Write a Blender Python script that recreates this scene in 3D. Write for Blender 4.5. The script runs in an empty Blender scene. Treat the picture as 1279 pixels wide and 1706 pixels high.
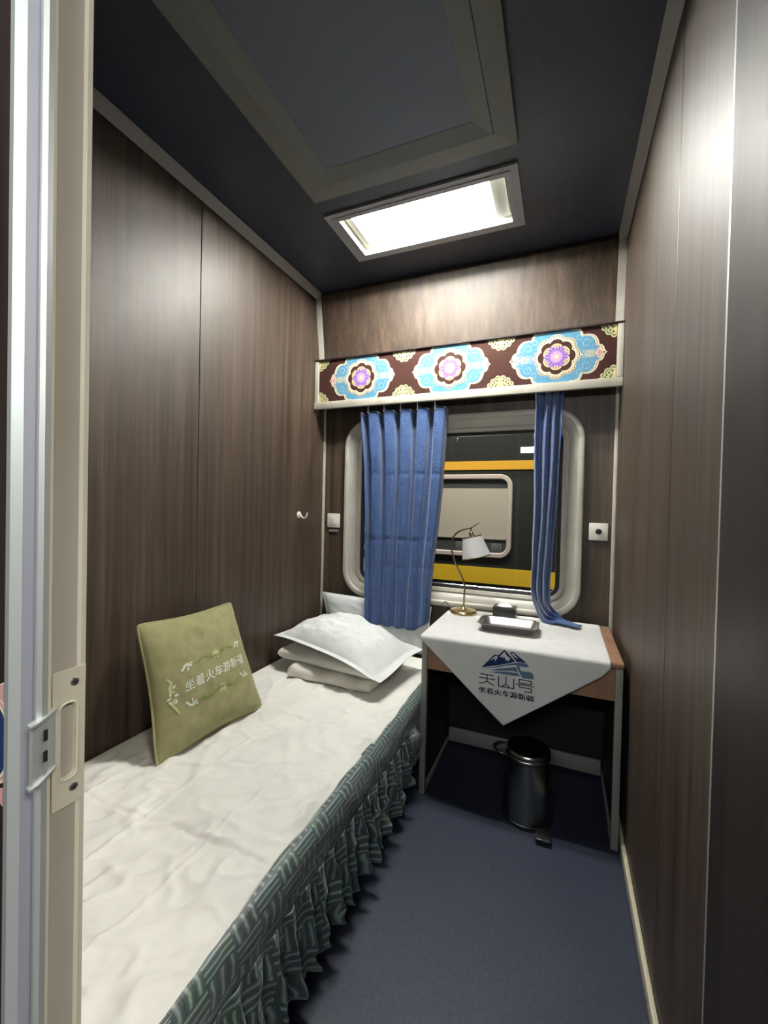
import bpy, bmesh, math, random
from math import sin, cos, pi, sqrt, tanh, floor
from mathutils import Vector, noise
random.seed(7)
SC = bpy.context.scene
COL = SC.collection

# ------------------------------------------------------------------ camera
W, D, HC = 1.65, 2.34, 2.531          # width, depth to the window wall, ceiling height
CAM = Vector((1.4046, 0.0, 1.2531))
YAW, PITCH, ROLL, FPX = 0.3965, -0.0145, 0.0228, 705.25
r = Vector((cos(YAW), sin(YAW), 0)); f = Vector((-sin(YAW), cos(YAW), 0)); up = Vector((0, 0, 1))
fw = f * cos(PITCH) + up * sin(PITCH); u2 = up * cos(PITCH) - f * sin(PITCH)
rr = r * cos(ROLL) + u2 * sin(ROLL); uu = u2 * cos(ROLL) - r * sin(ROLL)
cd = bpy.data.cameras.new('camera'); cam = bpy.data.objects.new('camera', cd); COL.objects.link(cam)
cd.sensor_fit = 'HORIZONTAL'; cd.sensor_width = 36.0; cd.lens = 36.0 * FPX / 1279.0
cd.clip_start = 0.01; cd.clip_end = 60
from mathutils import Matrix
cam.matrix_world = Matrix(((rr.x, uu.x, -fw.x, CAM.x), (rr.y, uu.y, -fw.y, CAM.y), (rr.z, uu.z, -fw.z, CAM.z), (0, 0, 0, 1)))
SC.camera = cam

# ------------------------------------------------------------------ light and exposure
SC.view_settings.view_transform = 'Standard'; SC.view_settings.look = 'None'
SC.view_settings.gamma = 1.0; SC.view_settings.use_curve_mapping = False
SC.view_settings.exposure = 0.5
TUBE = 200.0          # fluorescent tubes in the compartment lamp
CORRIDOR = 60.0       # corridor strip lamp
EDGE_FILL = 88.0       # added unseen lamp down the corridor, brightens the door edge
wd = bpy.data.worlds.new('night'); SC.world = wd; wd.use_nodes = True
wd.node_tree.nodes['Background'].inputs[0].default_value = (0.02, 0.025, 0.035, 1)
wd.node_tree.nodes['Background'].inputs[1].default_value = 0.15

def area(name, loc, target, sx, sy, power, col):
    l = bpy.data.lights.new(name, 'AREA'); l.shape = 'RECTANGLE'; l.size = sx; l.size_y = sy; l.energy = power; l.color = col
    o = bpy.data.objects.new(name, l); COL.objects.link(o); o.location = loc
    o.rotation_euler = (Vector(target) - Vector(loc)).to_track_quat('-Z', 'Y').to_euler()
    return o
area('platform_light', (0.6, 2.75, 3.3), (0.5, 3.9, 1.0), 2.5, 0.25, 75, (1.0, 0.95, 0.86))

# ------------------------------------------------------------------ materials
MATS = {}
def mat(name, col, rough=0.5, metal=0.0, spec=0.5, emit=0.0, sheen=0.0, coat=0.0):
    m = bpy.data.materials.new(name); m.use_nodes = True
    b = m.node_tree.nodes['Principled BSDF']
    b.inputs['Base Color'].default_value = (*col, 1); b.inputs['Roughness'].default_value = rough
    b.inputs['Metallic'].default_value = metal; b.inputs['Specular IOR Level'].default_value = spec
    b.inputs['Sheen Weight'].default_value = sheen; b.inputs['Coat Weight'].default_value = coat
    if emit:
        b.inputs['Emission Color'].default_value = (*col, 1); b.inputs['Emission Strength'].default_value = emit
    MATS[name] = m
    return m

def nodes(m):
    return m.node_tree.nodes, m.node_tree.links, m.node_tree.nodes['Principled BSDF']

def add_noise(m, scale, detail, c0, c1, p0=0.35, p1=0.65, vec='Object', sxyz=(1, 1, 1), bump=0.0, bscale=None, rough=None):
    """colour varies between c0 and c1 along a noise; optional bump from the same or a finer noise"""
    N, L, b = nodes(m)
    tc = N.new('ShaderNodeTexCoord'); mp = N.new('ShaderNodeMapping'); mp.inputs['Scale'].default_value = sxyz
    L.new(tc.outputs[vec], mp.inputs[0])
    n = N.new('ShaderNodeTexNoise'); n.inputs['Scale'].default_value = scale; n.inputs['Detail'].default_value = detail
    L.new(mp.outputs[0], n.inputs['Vector'])
    cr = N.new('ShaderNodeValToRGB'); cr.color_ramp.elements[0].position = p0; cr.color_ramp.elements[1].position = p1
    cr.color_ramp.elements[0].color = (*c0, 1); cr.color_ramp.elements[1].color = (*c1, 1)
    L.new(n.outputs['Fac'], cr.inputs[0]); L.new(cr.outputs[0], b.inputs['Base Color'])
    if bump:
        src = n
        if bscale:
            src = N.new('ShaderNodeTexNoise'); src.inputs['Scale'].default_value = bscale; src.inputs['Detail'].default_value = 3
            L.new(mp.outputs[0], src.inputs['Vector'])
        bp = N.new('ShaderNodeBump'); bp.inputs['Strength'].default_value = bump; bp.inputs['Distance'].default_value = 0.002
        L.new(src.outputs['Fac'], bp.inputs['Height']); L.new(bp.outputs[0], b.inputs['Normal'])
    if rough:
        mr = N.new('ShaderNodeMapRange'); mr.inputs['To Min'].default_value = rough[0]; mr.inputs['To Max'].default_value = rough[1]
        L.new(n.outputs['Fac'], mr.inputs[0]); L.new(mr.outputs[0], b.inputs['Roughness'])
    return m

def wood(name, lo, mid, hi, rough=(0.30, 0.42), spec=0.55):
    m = mat(name, mid, 0.35, spec=spec)
    N, L, b = nodes(m)
    tc = N.new('ShaderNodeTexCoord')
    def streak(s, sz, det, off=0):
        mp = N.new('ShaderNodeMapping'); mp.inputs['Scale'].default_value = (s, s, sz); mp.inputs['Location'].default_value = (off, off * .7, 0)
        L.new(tc.outputs['Object'], mp.inputs[0])
        n = N.new('ShaderNodeTexNoise'); n.inputs['Scale'].default_value = 1.0; n.inputs['Detail'].default_value = det; n.inputs['Roughness'].default_value = 0.6
        L.new(mp.outputs[0], n.inputs['Vector']); return n
    a = streak(38, 0.9, 3); c = streak(170, 2.5, 2, 5); d = streak(9, .35, 2, 11)
    def mix(x, y, w):
        k = N.new('ShaderNodeMix'); k.data_type = 'FLOAT'; k.inputs[0].default_value = w
        L.new(x, k.inputs[2]); L.new(y, k.inputs[3]); return k.outputs[0]
    v = mix(mix(a.outputs['Fac'], c.outputs['Fac'], .38), d.outputs['Fac'], .3)
    cr = N.new('ShaderNodeValToRGB'); e = cr.color_ramp.elements
    e[0].position = .36; e[0].color = (*lo, 1); e[1].position = .64; e[1].color = (*hi, 1)
    k = e.new(.5); k.color = (*mid, 1)
    L.new(v, cr.inputs[0]); L.new(cr.outputs[0], b.inputs['Base Color'])
    mr = N.new('ShaderNodeMapRange'); mr.inputs['To Min'].default_value = rough[0]; mr.inputs['To Max'].default_value = rough[1]
    L.new(c.outputs['Fac'], mr.inputs[0]); L.new(mr.outputs[0], b.inputs['Roughness'])
    bp = N.new('ShaderNodeBump'); bp.inputs['Strength'].default_value = 0.12; bp.inputs['Distance'].default_value = 0.001
    L.new(c.outputs['Fac'], bp.inputs['Height']); L.new(bp.outputs[0], b.inputs['Normal'])
    return m

wood('wall_wood', (0.021, 0.0128, 0.0083), (0.051, 0.0335, 0.0222), (0.096, 0.067, 0.0465), rough=(0.47, 0.57), spec=0.5)
wood('post_wood', (0.014, 0.009, 0.0085), (0.026, 0.017, 0.016), (0.042, 0.028, 0.026), rough=(0.45, 0.55), spec=0.22)
wood('table_wood', (0.22, 0.115, 0.065), (0.31, 0.172, 0.105), (0.39, 0.235, 0.15), rough=(0.35, 0.45), spec=0.4)
mat('groove_black', (0.006, 0.005, 0.005), 0.7)
m = mat('navy_ceiling', (0.04, 0.047, 0.068), 0.36, spec=0.6)
add_noise(m, 60, 4, (0.036, 0.044, 0.066), (0.046, 0.056, 0.082), bump=0.03, bscale=220)
m = mat('navy_floor', (0.024, 0.028, 0.052), 0.55, spec=0.35)
add_noise(m, 90, 5, (0.020, 0.0245, 0.043), (0.028, 0.034, 0.058), bump=0.1, bscale=500)
m = mat('cream_trim', (0.50, 0.48, 0.40), 0.4); add_noise(m, 14, 3, (0.46, 0.44, 0.37), (0.54, 0.52, 0.44))
mat('grey_cove', (0.33, 0.32, 0.30), 0.45)
m = mat('cream_door_metal', (0.52, 0.49, 0.39), 0.42)
add_noise(m, 6, 6, (0.45, 0.42, 0.33), (0.56, 0.53, 0.43), 0.30, 0.5, sxyz=(1, 1, .6), bump=0.03, bscale=60)
m = mat('channel_grey', (0.37, 0.34, 0.29), 0.5); add_noise(m, 7, 4, (0.34, 0.31, 0.26), (0.40, 0.37, 0.32), sxyz=(1, 1, .5))
mat('aluminium', (0.55, 0.58, 0.58), 0.45, metal=0.55)
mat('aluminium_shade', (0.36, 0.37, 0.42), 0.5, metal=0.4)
mat('baseboard_cream', (0.62, 0.57, 0.42), 0.45)
mat('screw_steel', (0.30, 0.29, 0.27), 0.4, metal=0.8)
mat('dark_hole', (0.008, 0.008, 0.008), 0.8)
m = mat('vent_frame', (0.22, 0.23, 0.215), 0.5); 
m = mat('vent_panel', (0.14, 0.15, 0.175), 0.42); add_noise(m, 400, 2, (0.16, 0.185, 0.235), (0.21, 0.24, 0.30), bump=0.15)
mat('lamp_flange', (0.42, 0.43, 0.45), 0.4)
mat('lamp_reflector', (0.80, 0.80, 0.70), 0.5)
m = mat('tube_glow', (1.0, 0.99, 0.95), 0.4, emit=TUBE)
m = mat('edge_fill_glow', (1.0, .95, .84), 0.4, emit=EDGE_FILL)
m = mat('corridor_glow', (0.97, 1.0, 0.99), 0.4, emit=CORRIDOR)
# cloth
def cloth(name, col, var, scale=40, rough=0.85, sheen=0.15, bump=0.15, bscale=900):
    m = mat(name, col, rough, spec=0.2, sheen=sheen)
    lo = tuple(c * (1 - var) for c in col); hi = tuple(min(1, c * (1 + var)) for c in col)
    return add_noise(m, scale, 4, lo, hi, bump=bump, bscale=bscale)
cloth('sheet_white', (0.84, 0.83, 0.77), .03, 9)
cloth('pillow_white', (0.76, 0.79, 0.78), .03, 12)
cloth('quilt_white', (0.80, 0.77, 0.69), .04, 12)
cloth('table_white', (0.66, 0.66, 0.64), .03, 20)
cloth('cushion_green', (0.315, 0.30, 0.145), .08, 24)
cloth('piping_green', (0.37, 0.36, 0.18), .08, 30)
mat('print_white', (0.72, 0.75, 0.66), .8, spec=.1); mat('print_vine', (0.20, 0.27, 0.08), .8, spec=.1); mat('print_cream', (0.55, 0.56, 0.30), .8, spec=.1)
mat('logo_navy', (0.018, 0.035, 0.115), .8, spec=.1); mat('logo_slate', (0.115, 0.18, 0.27), .8, spec=.1); mat('logo_teal', (0.10, 0.20, 0.24), .8, spec=.1)
mat('logo_black', (0.02, 0.022, 0.03), .8, spec=.1)
# blue damask curtain
m = mat('curtain_blue', (0.045, 0.11, 0.33), 0.42, spec=0.5, sheen=0.3)
N, L, b = nodes(m)
tc = N.new('ShaderNodeTexCoord')
vo = N.new('ShaderNodeTexNoise'); vo.inputs['Scale'].default_value = 70; vo.inputs['Detail'].default_value = 1; vo.inputs['Distortion'].default_value = 3.0
L.new(tc.outputs['UV'], vo.inputs['Vector'])
cr = N.new('ShaderNodeValToRGB'); cr.color_ramp.elements[0].position = .46; cr.color_ramp.elements[1].position = .54
cr.color_ramp.elements[0].color = (0.017, 0.046, 0.150, 1); cr.color_ramp.elements[1].color = (0.046, 0.108, 0.28, 1)
L.new(vo.outputs['Fac'], cr.inputs[0]); L.new(cr.outputs[0], b.inputs['Base Color'])
mr = N.new('ShaderNodeMapRange'); mr.inputs['To Min'].default_value = .55; mr.inputs['To Max'].default_value = .34
L.new(cr.outputs[0], mr.inputs[0]); L.new(mr.outputs[0], b.inputs['Roughness'])
bp = N.new('ShaderNodeBump'); bp.inputs['Strength'].default_value = .25; bp.inputs['Distance'].default_value = .001
L.new(vo.outputs['Fac'], bp.inputs['Height']); L.new(bp.outputs[0], b.inputs['Normal'])
mat('curtain_lining', (0.02, 0.035, 0.10), .8, spec=.2)
# basket-weave bedspread
m = mat('bedspread_green', (0.03, 0.06, 0.06), 0.5, spec=0.45, sheen=0.2)
N, L, b = nodes(m)
def mth(op, a, c=None):
    k = N.new('ShaderNodeMath'); k.operation = op
    for i, x in enumerate((a, c)):
        if x is None: continue
        if isinstance(x, (int, float)): k.inputs[i].default_value = x
        else: L.new(x, k.inputs[i])
    return k.outputs[0]
tc = N.new('ShaderNodeTexCoord'); sp = N.new('ShaderNodeSeparateXYZ')
ns = N.new('ShaderNodeTexNoise'); ns.inputs['Scale'].default_value = 14; L.new(tc.outputs['UV'], ns.inputs['Vector'])
va = N.new('ShaderNodeVectorMath'); va.operation = 'MULTIPLY_ADD'; va.inputs[1].default_value = (.022, .022, 0)
L.new(ns.outputs['Color'], va.inputs[0]); L.new(tc.outputs['UV'], va.inputs[2]); L.new(va.outputs[0], sp.inputs[0])
CELL = 0.074
uu_ = mth('DIVIDE', sp.outputs[0], CELL); vv_ = mth('DIVIDE', sp.outputs[1], CELL)
par = mth('MODULO', mth('ADD', mth('FLOOR', uu_), mth('FLOOR', vv_)), 2)
fu = mth('FRACT', mth('MULTIPLY', uu_, 3)); fv = mth('FRACT', mth('MULTIPLY', vv_, 3))
mx = N.new('ShaderNodeMix'); mx.data_type = 'FLOAT'
L.new(par, mx.inputs[0]); L.new(fu, mx.inputs[2]); L.new(fv, mx.inputs[3])
tri = mth('ABSOLUTE', mth('SUBTRACT', mx.outputs[0], .5))
cr = N.new('ShaderNodeValToRGB'); e = cr.color_ramp.elements
e[0].position = .03; e[0].color = (0.20, 0.265, 0.25, 1); e[1].position = .24; e[1].color = (0.040, 0.064, 0.065, 1)
k = e.new(.40); k.color = (0.055, 0.084, 0.083, 1)
k = e.new(.5); k.color = (0.020, 0.034, 0.034, 1)
L.new(tri, cr.inputs[0])
n2 = N.new('ShaderNodeTexNoise'); n2.inputs['Scale'].default_value = 20; n2.inputs['Detail'].default_value = 4; L.new(tc.outputs['UV'], n2.inputs['Vector'])
m2 = N.new('ShaderNodeMix'); m2.data_type = 'RGBA'; m2.blend_type = 'MULTIPLY'; m2.inputs[0].default_value = .6
L.new(cr.outputs[0], m2.inputs[6]); L.new(n2.outputs['Color'], m2.inputs[7])
hs = N.new('ShaderNodeHueSaturation'); hs.inputs['Value'].default_value = 1.75; hs.inputs['Saturation'].default_value = .85; L.new(m2.outputs[2], hs.inputs['Color'])
L.new(hs.outputs[0], b.inputs['Base Color'])
bp = N.new('ShaderNodeBump'); bp.inputs['Strength'].default_value = .3; bp.inputs['Distance'].default_value = .002; bp.invert = True
L.new(tri, bp.inputs['Height']); L.new(bp.outputs[0], b.inputs['Normal'])
mat('seam_green', (0.02, 0.032, 0.032), .8)
mat('bed_base_dark', (0.02, 0.018, 0.016), .7)
# pelmet print
mat('print_maroon', (0.040, 0.016, 0.013), .75, spec=.1); mat('print_blue', (0.115, 0.36, 0.55), .75, spec=.1)
add_noise(MATS['print_blue'], 120, 3, (0.070, 0.205, 0.35), (0.12, 0.31, 0.43))
mat('print_ivory', (0.70, 0.62, 0.44), .75, spec=.1); mat('print_pink', (0.55, 0.30, 0.30), .75, spec=.1); mat('print_purple', (0.20, 0.10, 0.36), .75, spec=.1)
mat('print_lilac', (0.42, 0.28, 0.55), .75, spec=.1); mat('print_yellow', (0.72, 0.55, 0.25), .75, spec=.1); mat('print_olive', (0.48, 0.50, 0.26), .75, spec=.1)
# window, train
m = mat('window_beige', (0.47, 0.45, 0.39), 0.38); add_noise(m, 10, 3, (0.44, 0.42, 0.36), (0.50, 0.48, 0.42))
mat('gasket_black', (0.012, 0.012, 0.012), .5)
mat('steel_bright', (0.65, 0.65, 0.62), .25, metal=1)
m = bpy.data.materials.new('pane_glass'); m.use_nodes = True; MATS['pane_glass'] = m
N, L = m.node_tree.nodes, m.node_tree.links; N.clear()
o_ = N.new('ShaderNodeOutputMaterial'); tr = N.new('ShaderNodeBsdfTransparent'); gl = N.new('ShaderNodeBsdfGlossy'); gl.inputs['Roughness'].default_value = 0.0
fr = N.new('ShaderNodeFresnel'); fr.inputs['IOR'].default_value = 1.45; ms = N.new('ShaderNodeMixShader')
tr.inputs[0].default_value = (.93, .96, .95, 1)
L.new(fr.outputs[0], ms.inputs[0]); L.new(tr.outputs[0], ms.inputs[1]); L.new(gl.outputs[0], ms.inputs[2]); L.new(ms.outputs[0], o_.inputs[0])
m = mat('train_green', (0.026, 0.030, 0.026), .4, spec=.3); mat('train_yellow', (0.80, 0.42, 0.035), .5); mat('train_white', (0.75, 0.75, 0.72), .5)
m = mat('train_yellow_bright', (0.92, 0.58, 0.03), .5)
mat('train_frame', (0.62, 0.52, 0.46), .5); mat('train_blind', (0.52, 0.46, 0.37), .8)
mat('train_inside', (0.05, 0.052, 0.055), .6); mat('train_letter', (0.12, 0.12, 0.11), .5)
# small things
mat('brass', (0.60, 0.47, 0.24), .28, metal=1); mat('brass_dark', (0.34, 0.27, 0.16), .3, metal=1)
m = cloth('shade_fabric', (0.50, 0.50, 0.49), .03, 60)
mat('chrome', (0.78, 0.77, 0.75), .12, metal=1); mat('steel_tray', (0.50, 0.47, 0.46), .3, metal=1)
mat('can_steel', (0.26, 0.28, 0.27), .26, metal=1)
mat('black_plastic', (0.012, 0.012, 0.013), .35); mat('white_plastic', (0.74, 0.72, 0.64), .35); mat('grey_plastic', (0.16, 0.16, 0.14), .5)
mat('tissue_box_black', (0.020, 0.020, 0.019), .35); mat('tissue_white', (0.85, 0.86, 0.85), .9)
mat('table_metal', (0.30, 0.30, 0.27), .45, metal=.2)
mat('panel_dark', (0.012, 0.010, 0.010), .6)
mat('cable_dark', (0.035, 0.030, 0.025), .5)
MT = MATS

# ------------------------------------------------------------------ mesh helpers
class MB:
    def __init__(s): s.V = []; s.F = []; s.I = []; s.S = []; s.UV = {}
    def add(s, V, F, mi=0, smooth=False, uv=None):
        o = len(s.V); s.V += [Vector(v) for v in V]
        for q in F:
            s.F.append([i + o for i in q]); s.I.append(mi); s.S.append(smooth)
        if uv:
            for i, t in enumerate(uv): s.UV[o + i] = t
        return s
    def box(s, x0, x1, y0, y1, z0, z1, bev=0.0, mi=0, seg=2, smooth=None):
        bm = bmesh.new(); bmesh.ops.create_cube(bm, size=1)
        for v in bm.verts:
            v.co = Vector(((x0 + x1) / 2 + v.co.x * (x1 - x0), (y0 + y1) / 2 + v.co.y * (y1 - y0), (z0 + z1) / 2 + v.co.z * (z1 - z0)))
        if bev: bmesh.ops.bevel(bm, geom=bm.edges[:], offset=bev, segments=seg, affect='EDGES', profile=.5)
        bm.verts.index_update()
        s.add([v.co for v in bm.verts], [[v.index for v in q.verts] for q in bm.faces], mi, bool(bev) if smooth is None else smooth); bm.free(); return s
    def prism(s, P, ax, a0, a1, mi=0, smooth=False):
        """closed 2-D outline P extruded along axis ax from a0 to a1 (outline in the other two axes, in order)"""
        n = len(P); V = []
        for a in (a0, a1):
            for p in P:
                v = list(p); v.insert(ax, a); V.append(v)
        F = [[i, (i + 1) % n, n + (i + 1) % n, n + i] for i in range(n)] + [list(range(n))[::-1], [n + i for i in range(n)]]
        return s.add(V, F, mi, smooth)
    def tube(s, pts, rad, n=10, mi=0, closed=False, caps=True):
        pts = [Vector(p) for p in pts]; m = len(pts); V = []; F = []
        rads = rad if isinstance(rad, (list, tuple)) else [rad] * m
        t0 = (pts[1] - pts[0]).normalized(); a = t0.orthogonal().normalized(); b = t0.cross(a)
        for i, p in enumerate(pts):
            if closed: t = pts[(i + 1) % m] - pts[i - 1]
            else: t = pts[min(i + 1, m - 1)] - pts[max(i - 1, 0)]
            t.normalize(); a = (a - t * a.dot(t)).normalized(); b = t.cross(a)
            for k in range(n):
                w = 2 * pi * k / n; V.append(p + (a * cos(w) + b * sin(w)) * rads[i])
        for i in range(m if closed else m - 1):
            j = (i + 1) % m
            for k in range(n): F.append([i * n + k, i * n + (k + 1) % n, j * n + (k + 1) % n, j * n + k])
        if caps and not closed: F += [list(range(n))[::-1], [(m - 1) * n + k for k in range(n)]]
        return s.add(V, F, mi, True)
    def lathe(s, prof, c=(0, 0, 0), axis=(0, 0, 1), n=40, mi=0):
        A = Vector(axis).normalized(); B = A.orthogonal().normalized(); C = A.cross(B); c = Vector(c); V = []; F = []; m = len(prof)
        for rad, h in prof:
            for k in range(n):
                w = 2 * pi * k / n; V.append(c + A * h + (B * cos(w) + C * sin(w)) * max(rad, 1e-5))
        for i in range(m - 1):
            for k in range(n): F.append([i * n + k, i * n + (k + 1) % n, (i + 1) * n + (k + 1) % n, (i + 1) * n + k])
        return s.add(V, F, mi, True)
    def grid(s, fn, nu, nv, mi=0, smooth=True, uvf=None):
        V = []; F = []; UV = [] if uvf else None
        for i in range(nu + 1):
            for j in range(nv + 1):
                V.append(fn(i / nu, j / nv))
                if uvf: UV.append(uvf(i / nu, j / nv))
        for i in range(nu):
            for j in range(nv):
                a = i * (nv + 1) + j; F.append([a, a + nv + 1, a + nv + 2, a + 1])
        return s.add(V, F, mi, smooth, UV)
    def build(s, name, mats, parent=None, solid=0.0):
        if isinstance(mats, str): mats = [mats]
        org = Vector((0, 0, 0)); q = parent
        while q is not None: org = org + Vector(q.location); q = q.parent
        me = bpy.data.meshes.new(name); me.from_pydata([tuple(v - org) for v in s.V], [], s.F)
        for k in mats: me.materials.append(MT[k])
        for p, i, sm in zip(me.polygons, s.I, s.S): p.material_index = i; p.use_smooth = sm
        if s.UV:
            ul = me.uv_layers.new(name='UVMap')
            for lp in me.loops: ul.data[lp.index].uv = s.UV.get(lp.vertex_index, (0, 0))
        me.update()
        bm = bmesh.new(); bm.from_mesh(me); bmesh.ops.recalc_face_normals(bm, faces=bm.faces); bm.to_mesh(me); bm.free()
        if any(s.S): me.set_sharp_from_angle(angle=math.radians(42))
        o = bpy.data.objects.new(name, me); COL.objects.link(o)
        if parent is not None: o.parent = parent
        if solid:
            md = o.modifiers.new('thickness', 'SOLIDIFY'); md.thickness = solid; md.offset = 0
        return o

def tag(o, label, cat, group=None, kind=None):
    o['label'] = label; o['category'] = cat
    if group: o['group'] = group
    if kind: o['kind'] = kind
    return o
def thing(name, label, cat, loc, group=None):
    o = bpy.data.objects.new(name, None); COL.objects.link(o); o.location = loc; o.empty_display_size = .05
    return tag(o, label, cat, group)
def struct(o, label=None, cat=None):
    o['kind'] = 'structure'
    if label: o['label'] = label
    if cat: o['category'] = cat
    return o
def plabel(o, t): o['label'] = t; return o
def nz(x, y, z=0.0): return noise.noise(Vector((x, y, z)))
def fbm(x, y, z=0.0, o=4):
    a = 0; w = 1
    for i in range(o): a += w * noise.noise(Vector((x, y, z + i * 3.1))); x *= 2.03; y *= 2.03; w *= .5
    return a
def sstep(a, b, x):
    t = max(0, min(1, (x - a) / (b - a))); return t * t * (3 - 2 * t)
def lerp(a, b, t): return a + (b - a) * t
def pw(x, P):
    if x <= P[0][0]: return P[0][1]
    for (a, b), (c, d) in zip(P, P[1:]):
        if x <= c: return lerp(b, d, (x - a) / (c - a))
    return P[-1][1]
def spline(P, n=8):
    P = [Vector(p) for p in P]; out = []
    for i in range(len(P) - 1):
        p0, p1, p2, p3 = P[max(i - 1, 0)], P[i], P[i + 1], P[min(i + 2, len(P) - 1)]
        for k in range(n):
            t = k / n
            out.append(.5 * ((2 * p1) + (p2 - p0) * t + (2 * p0 - 5 * p1 + 4 * p2 - p3) * t * t + (3 * p1 - p0 - 3 * p2 + p3) * t ** 3))
    return out + [P[-1]]
def text_mesh(body, size=1.0, bold=0.0):
    c = bpy.data.curves.new('lettering', 'FONT'); c.body = body; c.size = size; c.offset = bold; c.resolution_u = 2
    o = bpy.data.objects.new('lettering', c); COL.objects.link(o)
    me = bpy.data.meshes.new_from_object(o.evaluated_get(bpy.context.evaluated_depsgraph_get()))
    V = [tuple(v.co) for v in me.vertices]; F = [list(p.vertices) for p in me.polygons]
    bpy.data.objects.remove(o); bpy.data.meshes.remove(me); bpy.data.curves.remove(c)
    x0 = min(v[0] for v in V); x1 = max(v[0] for v in V); y0 = min(v[1] for v in V); y1 = max(v[1] for v in V)
    return [((v[0] - x0) / (x1 - x0), (v[1] - y0) / (y1 - y0)) for v in V], F, (x1 - x0) / (y1 - y0)

# ================================================================== THE SETTING
struct(MB().box(-.6, 4.2, -1.0, 2.42, -.05, 0).build('floor', 'navy_floor'), 'dark navy blue rubber floor of the compartment', 'floor')
struct(MB().box(-.05, 1.7, .20, 2.40, HC, HC + .03).build('ceiling', 'navy_ceiling'), 'dark navy ceiling of the compartment', 'ceiling')

def wall_side(name, x_face, sgn, ys, y0, y1, lab):
    """wood panels with fine vertical joints; x_face is the visible face, sgn points to the room"""
    b = MB()
    b.box(min(x_face - sgn * .045, x_face - sgn * .012), max(x_face - sgn * .045, x_face - sgn * .012), y0, y1, 0, HC, mi=1)
    e = [y0] + ys + [y1]
    for a, c in zip(e, e[1:]):
        b.box(min(x_face, x_face - sgn * .012), max(x_face, x_face - sgn * .012), a + .0012, c - .0012, 0, HC, bev=.0018, smooth=False)
    return struct(b.build(name, ['wall_wood', 'groove_black']), lab, 'wall')
wall_side('wall_left', 0.0, 1, [1.332], .30, D, 'dark brown wood veneer wall along the bed, one vertical joint')
wall_side('wall_right', W, -1, [1.236], .845, D, 'dark brown wood veneer wall beside the table, one vertical joint')

# window wall with an opening, and the leaning panel above the pelmet
WX0, WX1, WZ0, WZ1, WR = 0.163, 1.505, 0.697, 1.772, 0.165
def rrect(x0, x1, z0, z1, r_, n=10):
    P = []
    for cx, cz, a in ((x1 - r_, z1 - r_, 0), (x0 + r_, z1 - r_, 90), (x0 + r_, z0 + r_, 180), (x1 - r_, z0 + r_, 270)):
        for k in range(n + 1):
            w = math.radians(a + 90 * k / n); P.append((cx + r_ * cos(w), cz + r_ * sin(w)))
    return P
def plate_with_hole(b, X0, X1, Z0, Z1, P, y0, y1, mi=0):
    n = len(P); O = []
    cx = sum(p[0] for p in P) / n; cz = sum(p[1] for p in P) / n
    for x, z in P:
        dx, dz = x - cx, z - cz; t = 1e9
        if dx > 1e-9: t = min(t, (X1 - cx) / dx)
        if dx < -1e-9: t = min(t, (X0 - cx) / dx)
        if dz > 1e-9: t = min(t, (Z1 - cz) / dz)
        if dz < -1e-9: t = min(t, (Z0 - cz) / dz)
        O.append((cx + dx * t, cz + dz * t))
    for y in (y0, y1):
        V = [(x, y, z) for x, z in P] + [(x, y, z) for x, z in O]
        b.add(V, [[i, (i + 1) % n, n + (i + 1) % n, n + i] for i in range(n)], mi)
    b.add([(x, y0, z) for x, z in P] + [(x, y1, z) for x, z in P], [[i, (i + 1) % n, n + (i + 1) % n, n + i] for i in range(n)], mi)
    for (xa, za), (xb, zb) in (((X0, Z0), (X1, Z0)), ((X1, Z0), (X1, Z1)), ((X1, Z1), (X0, Z1)), ((X0, Z1), (X0, Z0))):
        # corner fillers between the radial outline and the rectangle
        pass
    for cx_, cz_ in ((X0, Z0), (X1, Z0), (X1, Z1), (X0, Z1)):
        # find the two neighbouring outline points around this corner
        best = None
        for i in range(n):
            a, c = O[i], O[(i + 1) % n]
            onv = lambda p: abs(p[0] - cx_) < 1e-6
            onh = lambda p: abs(p[1] - cz_) < 1e-6
            if (onv(a) and onh(c)) or (onh(a) and onv(c)): best = (a, c)
        if best:
            for y in (y0, y1): b.add([(best[0][0], y, best[0][1]), (best[1][0], y, best[1][1]), (cx_, y, cz_)], [[0, 1, 2]], mi)
    return b
b = MB(); plate_with_hole(b, 0, W, 0, 2.16, rrect(WX0 + .05, WX1 - .05, WZ0 + .05, WZ1 - .05, WR - .05), D, D + .05)
struct(b.build('wall_back', 'wall_wood'), 'dark wood window wall at the far end of the compartment', 'wall')
b = MB(); b.prism([(2.272, 2.126), (2.214, 2.505), (2.222, 2.528), (2.30, 2.531), (2.30, 2.126)], 0, 0, W)
struct(b.build('wall_back_upper', 'wall_wood'), 'leaning dark wood panel between the patterned pelmet and the ceiling', 'wall')

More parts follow.
